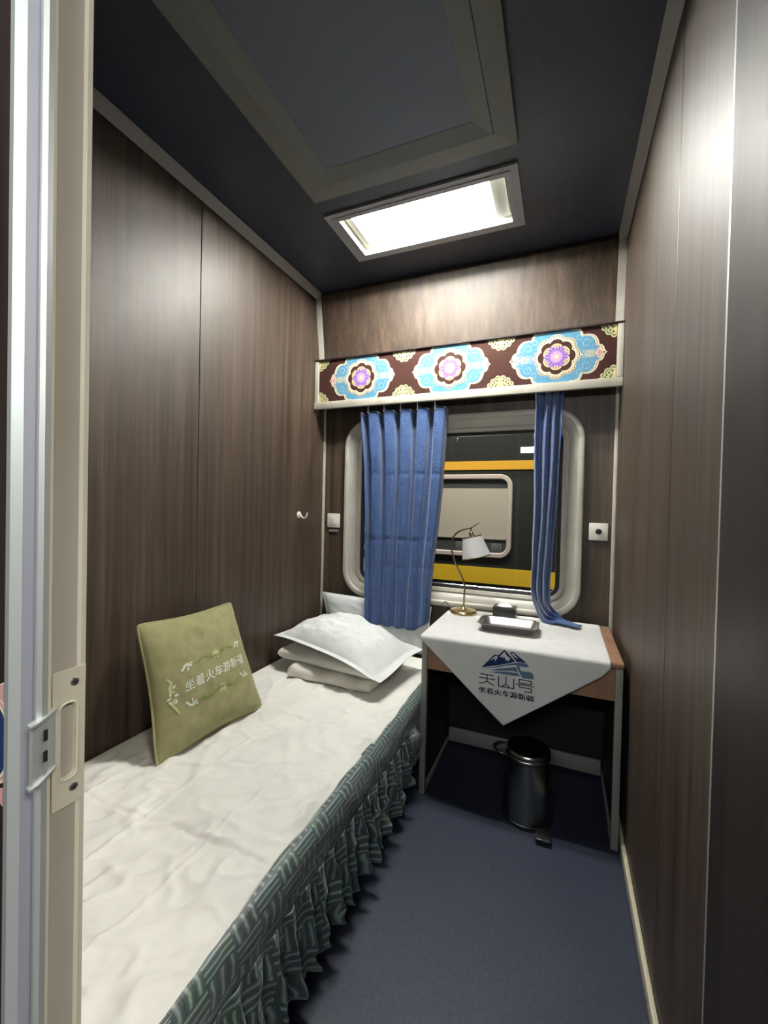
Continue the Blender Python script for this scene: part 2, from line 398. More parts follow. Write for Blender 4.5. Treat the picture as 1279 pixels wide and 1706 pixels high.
# corner and ceiling trims
def cove(name, P0, P1, sx, lab, w=.034):
    b = MB(); t = .003
    (x, y0), (_, y1) = P0, P1
    b.prism([(x, HC - w), (x + sx * t, HC - w - .002), (x + sx * (w + .002), HC - t), (x + sx * w, HC)], 1, y0, y1)
    return struct(b.build(name, 'grey_cove'), lab, 'trim')
cove('trim_1', (0, .30), (0, 2.225), 1, 'grey cove strip between left wall and ceiling')
cove('trim_2', (W, .845), (W, 2.225), -1, 'grey cove strip between right wall and ceiling')
for n_, x, sx, lab in (('trim_3', 0, 1, 'pale strip down the left edge of the leaning upper panel'), ('trim_4', W, -1, 'pale strip down the right edge of the leaning upper panel')):
    b = MB(); w = .034
    b.prism([(2.272 - .004, 2.126), (2.212, 2.500), (2.190, HC - .002), (2.225, HC - .002), (2.225, 2.505), (2.275, 2.126)], 0, min(x, x + sx * w), max(x, x + sx * w))
    struct(b.build(n_, 'cream_trim'), lab, 'trim')
for n_, x, sx, lab in (('trim_5', 0, 1, 'thin pale corner strip left of the window wall'), ('trim_6', W, -1, 'thin pale corner strip right of the window wall')):
    b = MB(); b.box(min(x, x + sx * .017), max(x, x + sx * .017), D - .012, D - .0005, .02, 2.12, bev=.004)
    struct(b.build(n_, 'cream_trim'), lab, 'trim')
b = MB(); b.box(W - .014, W - .0005, .86, 2.28, 0, .046, bev=.003)
for y in (1.05, 1.23, 1.42): b.lathe([(0, .0012), (.004, .0012), (.0045, 0)], (W - .014, y, .024), (-1, 0, 0), 10, 1)
struct(b.build('baseboard_right', ['baseboard_cream', 'screw_steel']), 'cream baseboard strip along the right wall', 'baseboard')

# doorway: post on the right, corridor wall, aluminium jamb and the edge of the sliding door on the left
b = MB(); b.box(1.636, 1.72, .12, .832, 0, HC, bev=.012, seg=3)
struct(b.build('wall_right_post', 'post_wood'), 'dark wood door post at the right edge of the doorway', 'post')
b = MB(); b.box(W - .010, W + .02, .8335, .8445, 0, HC, bev=.002)
struct(b.build('trim_7', 'aluminium'), 'thin silver strip between the right wall and the door post', 'trim')
struct(MB().box(-.6, .964, .213, .2215, 0, 2.1).build('wall_front', 'post_wood'), 'dark maroon corridor side of the partition left of the door', 'wall')
struct(MB().box(-.05, .918, .275, .30, 0, HC).build('wall_front_inner', 'wall_wood'), 'dark wood inner side of the partition behind the sliding door', 'wall')
struct(MB().box(-.6, 4.2, .20, .30, 2.1, HC).build('wall_header', 'post_wood'), 'dark wood panel above the doorway', 'wall')
b = MB()
prof = [(.9655, .2215), (.9655, .2125), (.970, .2075), (.978, .2065), (.984, .2125), (.986, .2215), (.998, .2215), (1.0, .214), (1.004, .2135), (1.0055, .217), (1.004, .2222)]
n = len(prof)
for i in range(n - 1):
    (xa, ya), (xb, yb) = prof[i], prof[i + 1]
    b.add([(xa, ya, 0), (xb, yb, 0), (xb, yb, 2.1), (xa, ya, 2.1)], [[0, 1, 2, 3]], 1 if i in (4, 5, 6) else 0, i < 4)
b.add([(.9655, .2222, 0), (1.004, .2222, 0), (1.004, .2222, 2.1), (.9655, .2222, 2.1)], [[0, 1, 2, 3]], 1)
struct(b.build('trim_8', ['aluminium', 'aluminium_shade']), 'ribbed aluminium door jamb on the left of the doorway', 'trim')

# sliding door, pushed open to the left: we see its lock edge
DX = .9916
dr = bpy.data.objects.new('door_1', None); COL.objects.link(dr); dr.location = (.6, .243, 0)
struct(dr, 'open sliding door seen on its cream lock edge', 'door')
b = MB(); b.box(.1, .985, .226, .260, .02, 2.08)
b.build('door_leaf', 'post_wood', dr)
b = MB()
Y0, Y1 = .2239, .2619
prof = [(.978, Y0), (DX, Y0 + .001), (DX + .0004, Y0 + .0075), (DX - .0025, Y0 + .0095), (DX - .0025, Y1 - .0075), (DX + .0004, Y1 - .0055), (DX, Y1 - .001), (.978, Y1)]
for i in range(len(prof) - 1):
    (xa, ya), (xb, yb) = prof[i], prof[i + 1]
    b.add([(xa, ya, .02), (xb, yb, .02), (xb, yb, 2.08), (xa, ya, 2.08)], [[0, 1, 2, 3]], 1 if i == 3 else 0)
b.add([(x, y, 2.08) for x, y in prof], [list(range(len(prof)))]); b.add([(x, y, .02) for x, y in prof], [list(range(len(prof)))])
plabel(b.build('edge_profile', ['cream_door_metal', 'channel_grey'], dr), 'cream metal edge with a grey channel and worn paint')
# lock plate with a slot
b = MB(); PX = DX + .0012
def plate_yz(b, outer, hole, xf, xb_, mi=0):
    n = len(hole); cy = sum(p[0] for p in hole) / n; cz = sum(p[1] for p in hole) / n
    ya, yb, za, zb = outer; O = []
    for y, z in hole:
        dy, dz = y - cy, z - cz; t = 1e9
        if abs(dy) > 1e-9: t = min(t, ((yb if dy > 0 else ya) - cy) / dy)
        if abs(dz) > 1e-9: t = min(t, ((zb if dz > 0 else za) - cz) / dz)
        O.append((cy + dy * t, cz + dz * t))
    V = [(xf, y, z) for y, z in hole] + [(xf, y, z) for y, z in O] + [(xb_, y, z) for y, z in hole] + [(xb_, y, z) for y, z in O]
    F = []
    for i in range(n):
        j = (i + 1) % n
        F += [[i, j, n + j, n + i], [i, 2 * n + i, 2 * n + j, j], [n + i, n + j, 3 * n + j, 3 * n + i]]
    b.add(V, F, mi)
    for y, z in ((ya, za), (yb, za), (yb, zb), (ya, zb)):
        for i in range(n):
            a, c = O[i], O[(i + 1) % n]
            if (abs(a[0] - y) < 1e-7 and abs(c[1] - z) < 1e-7 and abs(a[1] - z) > 1e-7) or (abs(a[1] - z) < 1e-7 and abs(c[0] - y) < 1e-7 and abs(c[1] - z) > 1e-7):
                b.add([(xf, *a), (xf, *c), (xf, y, z)], [[0, 1, 2]], mi)
hole = [(.2455 + p[0], 1.031 + p[1]) for p in rrect(-.0065, .0065, -.034, .034, .0055, 5)]
plate_yz(b, (.2325, .2622, .971, 1.097), hole, PX, DX - .0005)
n = len(hole)
b.add([(DX - .0005, y, z) for y, z in hole] + [(DX - .011, y * .9 + .0245, z) for y, z in hole], [[i, (i + 1) % n, n + (i + 1) % n, n + i] for i in range(n)], 0, True)
b.add([(DX - .011, y * .9 + .0245, z) for y, z in hole], [list(range(n))], 1)
# raised lip round the slot
b.tube([(PX + .0004, y, z) for y, z in rrect(.2378, .2532, .9955, 1.0665, .006, 5)], .0011, 8, 0, closed=True)
lp = b.build('lock_plate', ['cream_door_metal', 'channel_grey'], dr); plabel(lp, 'cream lock plate with a finger slot')
for z in (1.084, .986):
    q = MB().lathe([(0, .0012), (.0034, .0010), (.0040, 0)], (PX, .2505, z), (1, 0, 0), 16)
    q.box(PX + .0008, PX + .0014, .2477, .2533, z - .0004, z + .0004, mi=1); q.box(PX + .0008, PX + .0014, .2501, .2509, z - .0028, z + .0028, mi=1)
    plabel(q.build('screw', ['screw_steel', 'dark_hole'], lp), 'worn steel cross-head screw')
b = MB()
b.prism([(.9925, .2318), (.9985, .2235), (1.0085, .2068), (1.0112, .2050), (1.0115, .2072), (1.002, .2240), (.9960, .2330)], 2, 1.016, 1.066)
for z in (1.014, 1.0655): b.prism([(.9925, .2330), (1.0075, .2050), (1.0145, .2040), (1.0125, .2110), (.9975, .2335)], 2, z, z + .0022)
b.box(1.0022, 1.0060, .2185, .2215, 1.047, 1.056, mi=1); b.box(1.0022, 1.0060, .2185, .2215, 1.029, 1.038, mi=1)
plabel(b.build('latch_lip', ['aluminium', 'dark_hole'], dr), 'projecting pale metal latch lip')

# ornament printed on the corridor partition, only its edge is in view
def poly(b, P, x_of, mi, lay):  # flat print on a plane; x_of maps (u,v,layer) to space
    b.add([x_of(u, v, lay) for u, v in P], [list(range(len(P)))], mi)
def lobes(R, n, amp, ph=0.0, m=96, sx=1.0, sy=1.0):
    out = []
    for k in range(m):
        w = 2 * pi * k / m; rad = R * (1 - amp + amp * abs(cos(n * (w - ph) / 2)) ** .7)
        out.append((rad * cos(w) * sx, rad * sin(w) * sy))
    return out
cp = MB(); cmap = lambda u, v, l: (.930 + u, .2126 - l * .0003, 1.038 + v)
def clip_u(P, h):
    out = []
    for i in range(len(P)):
        a, c = P[i - 1], P[i]; ia, ic = a[0] <= h, c[0] <= h
        if ia != ic:
            tt = (h - a[0]) / (c[0] - a[0]); out.append((h, a[1] + (c[1] - a[1]) * tt))
        if ic: out.append(c)
    return out
for k, (R, mi) in enumerate(((.046, 0), (.0435, 3), (.041, 0), (.0385, 1), (.024, 0), (.0215, 2))):
    poly(cp, clip_u(lobes(R, 8, .10, 0), .0335), cmap, mi, k)
for sg in (1, -1):
    for k, s_ in enumerate((1.0, .72)):
        poly(cp, clip_u([(.012, sg * .046), (.012 + .03 * s_, sg * (.046 - .012 * s_)), (.012 + .03 * s_, sg * (.042 + .016 * s_))], .0335), cmap, (0, 3)[k], 7 + k)
tag(cp.build('wall_ornament', ['print_ivory', 'logo_navy', 'print_blue', 'print_pink']), 'blue and ivory lobed ornament on the maroon corridor panel beside the door jamb', 'ornament')

# corridor behind the camera
struct(MB().box(-.6, 4.2, -1.03, -1.0, 0, HC).build('wall_corridor', 'post_wood'), 'dark wood outer wall of the corridor', 'wall')
struct(MB().box(-.6, 4.2, -1.0, .20, HC - .1, HC - .07).build('ceiling_corridor', 'navy_ceiling'), 'navy corridor ceiling', 'ceiling')
t = thing('corridor_lamp', 'bright strip lamp high on the corridor wall, mirrored in the window pane', 'lamp', (1.3, -1.0, 2.0))
MB().box(.74, 1.95, -1.0, -.975, 1.955, 2.065, bev=.004).build('housing', 'aluminium', t)
MB().box(.78, 1.91, -.975, -.962, 1.972, 2.048, bev=.004).build('diffuser', 'corridor_glow', t)

t = thing('corridor_lamp', 'added square lamp out of view down the corridor, brightening the door edge', 'lamp', (2.8, -.6, HC - .1))  # added out of view to brighten the door's lock edge
MB().box(2.45, 3.15, -.78, -.42, HC - .13, HC - .1, bev=.004).build('housing', 'aluminium', t)
MB().box(2.50, 3.10, -.75, -.45, HC - .142, HC - .13, bev=.004).build('diffuser', 'edge_fill_glow', t)

# ------------------------------------------------------------------ window
wn = bpy.data.objects.new('window_1', None); COL.objects.link(wn); wn.location = ((WX0 + WX1) / 2, D, WZ0)
struct(wn, 'large round-cornered train window with a beige frame', 'window')
def ring(b, prof, mi=0, x0=WX0, x1=WX1, z0=WZ0, z1=WZ1, r_=WR, n=14):
    loops = []
    for ins, y in prof:
        loops.append([(x, y, z) for x, z in rrect(x0 + ins, x1 - ins, z0 + ins, z1 - ins, max(r_ - ins, .01), n)])
    m = len(loops[0]); V = [v for l in loops for v in l]; F = []
    for i in range(len(loops) - 1):
        for k in range(m): F.append([i * m + k, i * m + (k + 1) % m, (i + 1) * m + (k + 1) % m, (i + 1) * m + k])
    return b.add(V, F, mi, True)
b = ring(MB(), [(0, D), (0, D - .020), (.003, D - .026), (.008, D - .029), (.024, D - .029), (.030, D - .026), (.034, D - .016), (.040, D - .014), (.070, D + .004), (.074, D + .012), (.078, D + .012), (.082, D + .006), (.098, D + .012), (.100, D + .020)])
fr_ = b.build('window_frame', 'window_beige', wn)
b = MB()
for x, z in [(WX0 + .016, z) for z in (.95, 1.13, 1.36, 1.52)] + [(WX1 - .016, z) for z in (.95, 1.15, 1.36, 1.52)] + [(x, WZ1 - .016) for x in (.5, .86, 1.2)] + [(x, WZ0 + .016) for x in (.5, .86, 1.2)]:
    b.lathe([(0, .0025), (.003, .002), (.0045, 0)], (x, D - .029, z), (0, -1, 0), 10)
b.build('screw_heads', 'window_beige', fr_)
ring(MB(), [(.094, D + .014), (.098, D + .024), (.118, D + .030), (.120, D + .034)]).build('gasket', 'gasket_black', wn)
ring(MB(), [(.116, D + .0285), (.119, D + .026), (.122, D + .0285)]).build('bead', 'steel_bright', wn)
P = rrect(WX0 + .112, WX1 - .112, WZ0 + .112, WZ1 - .112, WR - .11, 8)
MB().add([(x, D + .032, z) for x, z in P], [list(range(len(P)))]).build('pane', 'pane_glass', wn)
b = MB().tube([(WX0 + .115, D + .020, 1.652), (WX1 - .115, D + .020, 1.652)], .0045, 8)
bl = b.build('blind_rod', 'steel_bright', wn)
for x in (.852, 1.262):
    q = MB().box(x - .006, x + .006, D + .012, D + .026, 1.634, 1.652, bev=.002); q.lathe([(0, .010), (.006, .008), (.008, 0), (0, 0)], (x, D + .014, 1.630), (0, -1, 0), 12)
    plabel(q.build('rod_clip', 'steel_bright', bl), 'small metal blind clip')

# ================================================================== NEIGHBOURING TRAIN
YT = 3.64
t = thing('railway_carriage', 'dark green railway carriage with yellow stripes standing outside the window', 'train', (.4, YT, 0))
MB().prism([(YT, -.6), (YT, 2.15), (YT + .15, 2.5), (YT + .7, 2.75), (YT + 1.2, 2.8), (YT + 1.2, -.6)], 0, -4.5, 5.5).build('body', 'train_green', t)
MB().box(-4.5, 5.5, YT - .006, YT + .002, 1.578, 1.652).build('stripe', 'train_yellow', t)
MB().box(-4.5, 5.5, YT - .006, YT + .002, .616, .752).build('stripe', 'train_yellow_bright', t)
def carriage_window(xa, xb):
    b = ring(MB(), [(0, YT), (0, YT - .018), (.006, YT - .024), (.034, YT - .024), (.040, YT - .016), (.042, YT - .002)], 0, xa, xb, .838, 1.538, .10, 8)
    w = b.build('carriage_window', 'train_frame', t)
    P = rrect(xa + .04, xb - .04, .878, 1.498, .06, 6)
    MB().add([(x, YT - .0015, z) for x, z in P], [list(range(len(P)))]).build('window_interior', 'train_inside', w)
    P = [(x, max(z, 1.02)) for x, z in P]
    P2 = []
    for p in P:
        if not P2 or (abs(p[0] - P2[-1][0]) + abs(p[1] - P2[-1][1])) > 1e-6: P2.append(p)
    q = MB(); q.prism([(x, min(z, 1.42)) for x, z in ((xa + .041, 1.42), (xb - .041, 1.42), (xb - .041, 1.0), (xa + .041, 1.0))], 1, YT - .010, YT - .004)
    q.box(xa + .05, xb - .05, YT - .013, YT - .006, .992, 1.008)
    plabel(q.build('blind', 'train_blind', w), 'cream roller blind pulled most of the way down')
    for x in (xb - .42, xb - .30, xb - .12): MB().box(x - .045, x + .045, YT - .008, YT - .003, .885, .96, bev=.002).build('seat_back', 'train_letter', w)
    return w
carriage_window(-.95, 1.03); carriage_window(2.0, 3.9); carriage_window(-3.6, -1.6)
b = MB().box(-.36, -.262, YT - .009, YT - .006, .616, .758)
pl_ = plabel(b.build('stripe_white_patch', 'train_white', t), 'white patch standing in for the overexposed stripe')  # white patch added where the yellow stripe looks overexposed
MB().box(-.300, -.288, YT - .0105, YT - .009, .64, .70).build('patch_mark', 'train_letter', pl_)

# ================================================================== CEILING FITTINGS
t = thing('ceiling_vent', 'grey square vent panel with a stepped frame in the dark ceiling', 'ceiling vent', (.82, .95, HC))
def frame_ring(b, x0, x1, y0, y1, w, za, zb, mi=0, slope=0.0):
    O = [(x0, y0), (x1, y0), (x1, y1), (x0, y1)]; I = [(x0 + w, y0 + w), (x1 - w, y0 + w), (x1 - w, y1 - w), (x0 + w, y1 - w)]
    V = [(*p, za) for p in O] + [(*p, zb) for p in O] + [(*p, zb + slope) for p in I] + [(*p, za) for p in I]; F = []
    for k in range(3):
        for i in range(4): F.append([k * 4 + i, k * 4 + (i + 1) % 4, (k + 1) * 4 + (i + 1) % 4, (k + 1) * 4 + i])
    return b.add(V, F, mi)
b = MB(); frame_ring(b, .420, 1.232, .42, 1.528, .070, HC, HC - .020, slope=-.004); frame_ring(b, .492, 1.160, .492, 1.456, .062, HC, HC - .026, slope=.010)
b.build('frame', 'vent_frame', t)
MB().box(.553, 1.099, .553, 1.395, HC - .015, HC - .002).build('inner_panel', 'vent_panel', t)

t = thing('ceiling_light', 'lit recessed fluorescent ceiling lamp with two tubes', 'ceiling lamp', (.815, 1.81, HC))
LX0, LX1, LY0, LY1, LZ = .456, 1.178, 1.672, 1.948, HC + .072
b = MB(); frame_ring(b, .400, 1.222, 1.628, 1.992, .030, HC, HC - .010); frame_ring(b, .428, 1.196, 1.652, 1.968, .022, HC, HC - .013)
b.build('flange', 'lamp_flange', t)
b = MB()
c = [(LX0, LY0), (LX1, LY0), (LX1, LY1), (LX0, LY1)]; ins = .012
V = [(*p, HC - .013) for p in c] + [(*p, LZ) for p in ((LX0 + ins, LY0 + ins), (LX1 - ins, LY0 + ins), (LX1 - ins, LY1 - ins), (LX0 + ins, LY1 - ins))]
b.add(V, [[i, (i + 1) % 4, 4 + (i + 1) % 4, 4 + i] for i in range(4)] + [[4, 5, 6, 7]])
b.add([(x, y, HC + .085) for x, y in ((LX0 - .02, LY0 - .02), (LX1 + .02, LY0 - .02), (LX1 + .02, LY1 + .02), (LX0 - .02, LY1 + .02))], [[0, 1, 2, 3]])
b.build('reflector_box', 'lamp_reflector', t)
for y in (1.745, 1.872):
    tb = MB().tube([(.501, y, HC + .036), (1.105, y, HC + .036)], .0155, 16); o = tb.build('tube', 'tube_glow', t); plabel(o, 'glowing white fluorescent tube')
for x0, x1 in ((LX0 + .013, .500), (1.106, LX1 - .013)):
    plabel(MB().box(x0, x1, LY0 + .012, LY1 - .012, HC + .010, HC + .066, bev=.004).build('lamp_holder', 'lamp_reflector', t), 'cream end block holding the tubes')
# opening in the ceiling for the lamp
ce = bpy.data.objects['ceiling']
bm = bmesh.new()
def rect_hole(bm, X0, X1, Y0_, Y1_, a0, a1, b0, b1, z0, z1):
    for z, flip in ((z0, 0), (z1, 1)):
        O = [bm.verts.new((x, y, z)) for x, y in ((X0, Y0_), (X1, Y0_), (X1, Y1_), (X0, Y1_))]
        I = [bm.verts.new((x, y, z)) for x, y in ((a0, b0), (a1, b0), (a1, b1), (a0, b1))]
        for i in range(4): bm.faces.new([O[i], O[(i + 1) % 4], I[(i + 1) % 4], I[i]])
rect_hole(bm, -.05, 1.7, .20, 2.40, LX0 - .002, LX1 + .002, LY0 - .002, LY1 + .002, HC, HC + .03)
bmesh.ops.recalc_face_normals(bm, faces=bm.faces); bm.to_mesh(ce.data); bm.free()
for p in ce.data.polygons: p.material_index = 0
struct(MB().box(-.05, 1.7, .20, 2.40, HC + .10, HC + .12).build('ceiling_upper', 'groove_black'), 'void above the ceiling', 'ceiling')

# ================================================================== PELMET
PY = 2.222; PZ0, PZ1 = 1.829, 2.126
t = thing('curtain_pelmet', 'cream framed pelmet board with three blue medallions above the window', 'pelmet', (W / 2, PY, PZ0))
MB().box(.001, W - .001, PY - .010, PY + .014, PZ0, PZ0 + .042, bev=.003).build('bottom_rail', 'cream_trim', t)
for x0, x1 in ((.001, .028), (W - .028, W - .001)): MB().box(x0, x1, PY - .008, PY + .012, PZ0 + .0425, PZ1 - .008, bev=.003).build('end_rail', 'cream_trim', t)
b = MB(); b.box(.001, W - .001, PY - .012, D - .001, PZ1 - .0075, PZ1 - .0005); b.build('top_board', 'post_wood', t)
b = MB(); b.box(.029, W - .029, PY + .001, PY + .010, PZ0 + .0425, PZ1 - .008)
zc = (PZ0 + .0425 + PZ1 - .008) / 2; HH = (PZ1 - .008 - PZ0 - .0425) / 2
MI = dict(maroon=0, blue=1, ivory=2, pink=3, purple=4, lilac=5, yellow=6, olive=7)
def clipy(P, h):
    for s in (1, -1):
        out = []
        for i in range(len(P)):
            a, c = P[i - 1], P[i]; ia, ic = s * a[1] <= h, s * c[1] <= h
            if ia != ic:
                tt = (s * h - a[1]) / (c[1] - a[1]); out.append((a[0] + (c[0] - a[0]) * tt, s * h))
            if ic: out.append(c)
        P = out
    return P
def clipx(P, x0, x1):
    Q = clipy([(y, x - (x0 + x1) / 2) for x, y in P], (x1 - x0) / 2)
    return [(v + (x0 + x1) / 2, u) for u, v in Q]
def pp(P, key, lay):
    P = clipy(P, HH - .0005); P = clipx(P, .0295, W - .0295)
    if len(P) < 3: return
    b.add([(x, PY + .001 - .00025 * lay, zc + z) for x, z in P], [list(range(len(P)))], MI[key])
def arcq(P0, P1, bulge, n=8):
    out = []
    dx, dy = P1[0] - P0[0], P1[1] - P0[1]
    for k in range(n):
        q = k / n; s = 4 * q * (1 - q) * bulge
        out.append((P0[0] + dx * q + dy * s, P0[1] + dy * q - dx * s))
    return out
def medallion(cx, half):
    s = half / .228
    kn = [(.228, 0), (.214, .018), (.192, .040), (.120, .093), (.070, .128), (0, .150)]
    q = arcq(kn[0], kn[1], -.12) + arcq(kn[1], kn[2], .18) + arcq(kn[2], kn[3], .26) + arcq(kn[3], kn[4], .26) + arcq(kn[4], kn[5], .25) + [kn[5]]
    full = q + [(-x, y) for x, y in q[::-1][1:]]; full = full + [(x, -y) for x, y in full[::-1][1:-1]]
    def sc(k, dy=1.0): return [(cx + x * s * k, y * dy * k) for x, y in full]
    pp(sc(1.0), 'ivory', 1); pp(sc(.965), 'maroon', 2); pp(sc(.955), 'ivory', 3); pp(sc(.925), 'blue', 4)
    # filigree on the blue field
    for sx in (1, -1):
        for sy in (1, -1):
            for (ux, uy, rr_) in ((.135, .052, .020), (.168, .030, .012), (.105, .080, .016)):
                pts = [(cx + sx * s * (ux + rr_ * cos(a_) * (1 - .5 * a_ / 7)), sy * (uy + rr_ * sin(a_) * (1 - .5 * a_ / 7))) for a_ in [k * .45 for k in range(14)]]
                for p0, p1 in zip(pts, pts[1:]):
                    d = Vector((p1[0] - p0[0], p1[1] - p0[1])); nn = Vector((-d.y, d.x)).normalized() * .0006
                    pp([(p0[0] + nn.x, p0[1] + nn.y), (p1[0] + nn.x, p1[1] + nn.y), (p1[0] - nn.x, p1[1] - nn.y), (p0[0] - nn.x, p0[1] - nn.y)], 'lilac' if rr_ < .015 else 'ivory', 5)
    # knots and tips
    for sx in (1, -1):
        kx = cx + sx * .152 * s
        for i in range(-2, 3):
            for dd in (1, -1):
                a0 = (kx + i * .0105 - .015, -dd * .018); a1 = (kx + i * .0105 + .015, dd * .018)
                nn = Vector((-(a1[1] - a0[1]), a1[0] - a0[0])).normalized() * .0011
                if abs(i) < 2 or True:
                    pp([(a0[0] + nn.x, a0[1] + nn.y), (a1[0] + nn.x, a1[1] + nn.y), (a1[0] - nn.x, a1[1] - nn.y), (a0[0] - nn.x, a0[1] - nn.y)], 'ivory' if dd > 0 else 'yellow', 6 if dd > 0 else 7)
        pp([(cx + sx * s * x, y) for x, y in ((.186, .026), (.222, .004), (.222, -.004), (.186, -.026), (.178, 0))], 'ivory', 6)
        pp([(cx + sx * s * x, y) for x, y in ((.188, .020), (.207, .006), (.207, -.006), (.188, -.020), (.183, 0))], 'pink', 7)
        pp([(cx + sx * s * x, y) for x, y in ((.209, .006), (.219, .0), (.209, -.006))], 'maroon', 7)
        pp([(cx + sx * s * x, y) for x, y in ((.092, .020), (.122, 0), (.092, -.020))], 'ivory', 6)
        pp([(cx + sx * s * x, y) for x, y in ((.092, .013), (.113, 0), (.092, -.013))], 'pink', 7)
    def pet(R, n_, a_, ph=0.0): return [(cx + x, y) for x, y in lobes(R, n_, a_, ph, 128)]
    pp(pet(.108, 8, .13), 'ivory', 8); pp(pet(.1045, 8, .13), 'maroon', 9); pp(pet(.1015, 8, .13), 'ivory', 10)
    for k in range(48):
        w = 2 * pi * k / 48; R = .0955 * (1 - .13 + .13 * abs(cos(8 * w / 2)) ** .7)
        x, y = cx + R * cos(w), R * sin(w); e_ = .0030
        pp([(x + e_ * cos(w + a_), y + e_ * sin(w + a_)) for a_ in (0, 1.57, 3.14, 4.71)], 'maroon', 11)
    pp(pet(.0885, 8, .15), 'ivory', 12); pp(pet(.0855, 8, .15), 'maroon', 13)
    pp(pet(.064, 6, .16, pi / 2), 'yellow', 14); pp(pet(.058, 18, .22), 'purple', 15)
    for k in range(18):
        w = 2 * pi * k / 18
        pp([(cx + .052 * cos(w - .05), .052 * sin(w - .05)), (cx + .052 * cos(w + .05), .052 * sin(w + .05)), (cx + .022 * cos(w), .022 * sin(w))], 'lilac', 16)
    for k in range(6):
        w = pi / 2 + 2 * pi * k / 6; x, y = cx + .053 * cos(w), .053 * sin(w)
        pp([(x + .010 * cos(a_ * pi / 5), y + .010 * sin(a_ * pi / 5)) for a_ in range(10)], 'yellow', 17)
        pp([(x + .0052 * cos(a_ * pi / 4), y + .0052 * sin(a_ * pi / 4)) for a_ in range(8)], 'maroon', 18)
        pp([(x + .0025 * cos(a_ * pi / 4), y + .0025 * sin(a_ * pi / 4)) for a_ in range(8)], 'yellow', 19)
    pp(pet(.030, 12, .2), 'lilac', 17); pp(pet(.020, 8, .2), 'pink', 18); pp(pet(.010, 6, .2), 'ivory', 19)
def lace(cx, sy):
    y0 = sy * HH
    def fan(R, H, n_, a_):
        out = []
        for k in range(49):
            w = pi * k / 48; q = 1 - a_ + a_ * abs(cos(n_ * w / 2)) ** .6; taper = .55 + .45 * sin(w) ** 1.2
            out.append((cx + R * q * cos(w) * (1.0), y0 - sy * H * q * taper * sin(w)))
        return out
    pp(fan(.072, .062, 14, .16), 'olive', 1); pp(fan(.064, .054, 14, .2), 'maroon', 2); pp(fan(.060, .050, 14, .2), 'olive', 3)
    for k in range(9):
        w = pi * (k + .5) / 9
        for R, H, e_ in ((.045, .036, .0045), (.026, .020, .0035)):
            x, y = cx + R * cos(w), y0 - sy * H * sin(w) * (.6 + .4 * sin(w))
            pp([(x + e_ * cos(a_ * pi / 3), y + e_ * sin(a_ * pi / 3)) for a_ in range(6)], 'maroon', 4)
    pp([(cx - .010, y0), (cx - .014, y0 - sy * .02), (cx, y0 - sy * .044), (cx + .014, y0 - sy * .02), (cx + .010, y0)], 'yellow', 5)
    pp([(cx - .0012, y0), (cx - .0012, y0 - sy * .038), (cx + .0012, y0 - sy * .038), (cx + .0012, y0)], 'maroon', 6)
for cx, h_ in ((.312, .212), (.836, .214), (1.362, .222)): medallion(cx, h_)
for cx in (.029, .574, 1.100, W - .029):
    lace(cx, 1); lace(cx, -1)
plabel(b.build('decorated_panel', ['print_maroon', 'print_blue', 'print_ivory', 'print_pink', 'print_purple', 'print_lilac', 'print_yellow', 'print_olive'], t), 'maroon board printed with three blue medallions and lace corners')
MB().tube([(.02, 2.262, 1.905), (W - .02, 2.262, 1.905)], .008, 10).build('curtain_rail', 'steel_bright', t)

# ================================================================== BED
t = thing('bed', 'single bed with a green basket-weave bedspread and ruffled skirt', 'bed', (.42, 1.2, 0))
BY0, BY1 = .315, 2.27
MB().box(.012, .78, BY0 + .01, BY1, 0.0, .12).build('bed_base', 'bed_base_dark', t)
MB().box(.008, .822, BY0, BY1, .121, .396, bev=.03, seg=4).build('mattress', 'quilt_white', t)
SK0, SK1 = BY0, 1.95
def band(u, v):
    y = lerp(SK0, SK1 + .004, u)
    path = [(.70, .3985), (.80, .3990), (.822, .394), (.833, .380), (.838, .355), (.8385, .325), (.8375, .297)]
    s = v * (len(path) - 1); i = min(int(s), len(path) - 2); q = s - i
    x = lerp(path[i][0], path[i + 1][0], q); z = lerp(path[i][1], path[i + 1][1], q)
    w = sstep(.30, .8, v)
    x += w * (.004 * nz(y * 9, v * 3) + .0025 * nz(y * 25, v * 6, 3)); z += (1 - w) * 0 + w * .003 * nz(y * 14, 2)
    x = min(x, .850)
    return (x, y, z)
MB().grid(band, 150, 22, uvf=lambda u, v: (lerp(SK0, SK1, u), v * .245)).build('bedspread_border', 'bedspread_green', t, solid=.0015)
random.seed(11)
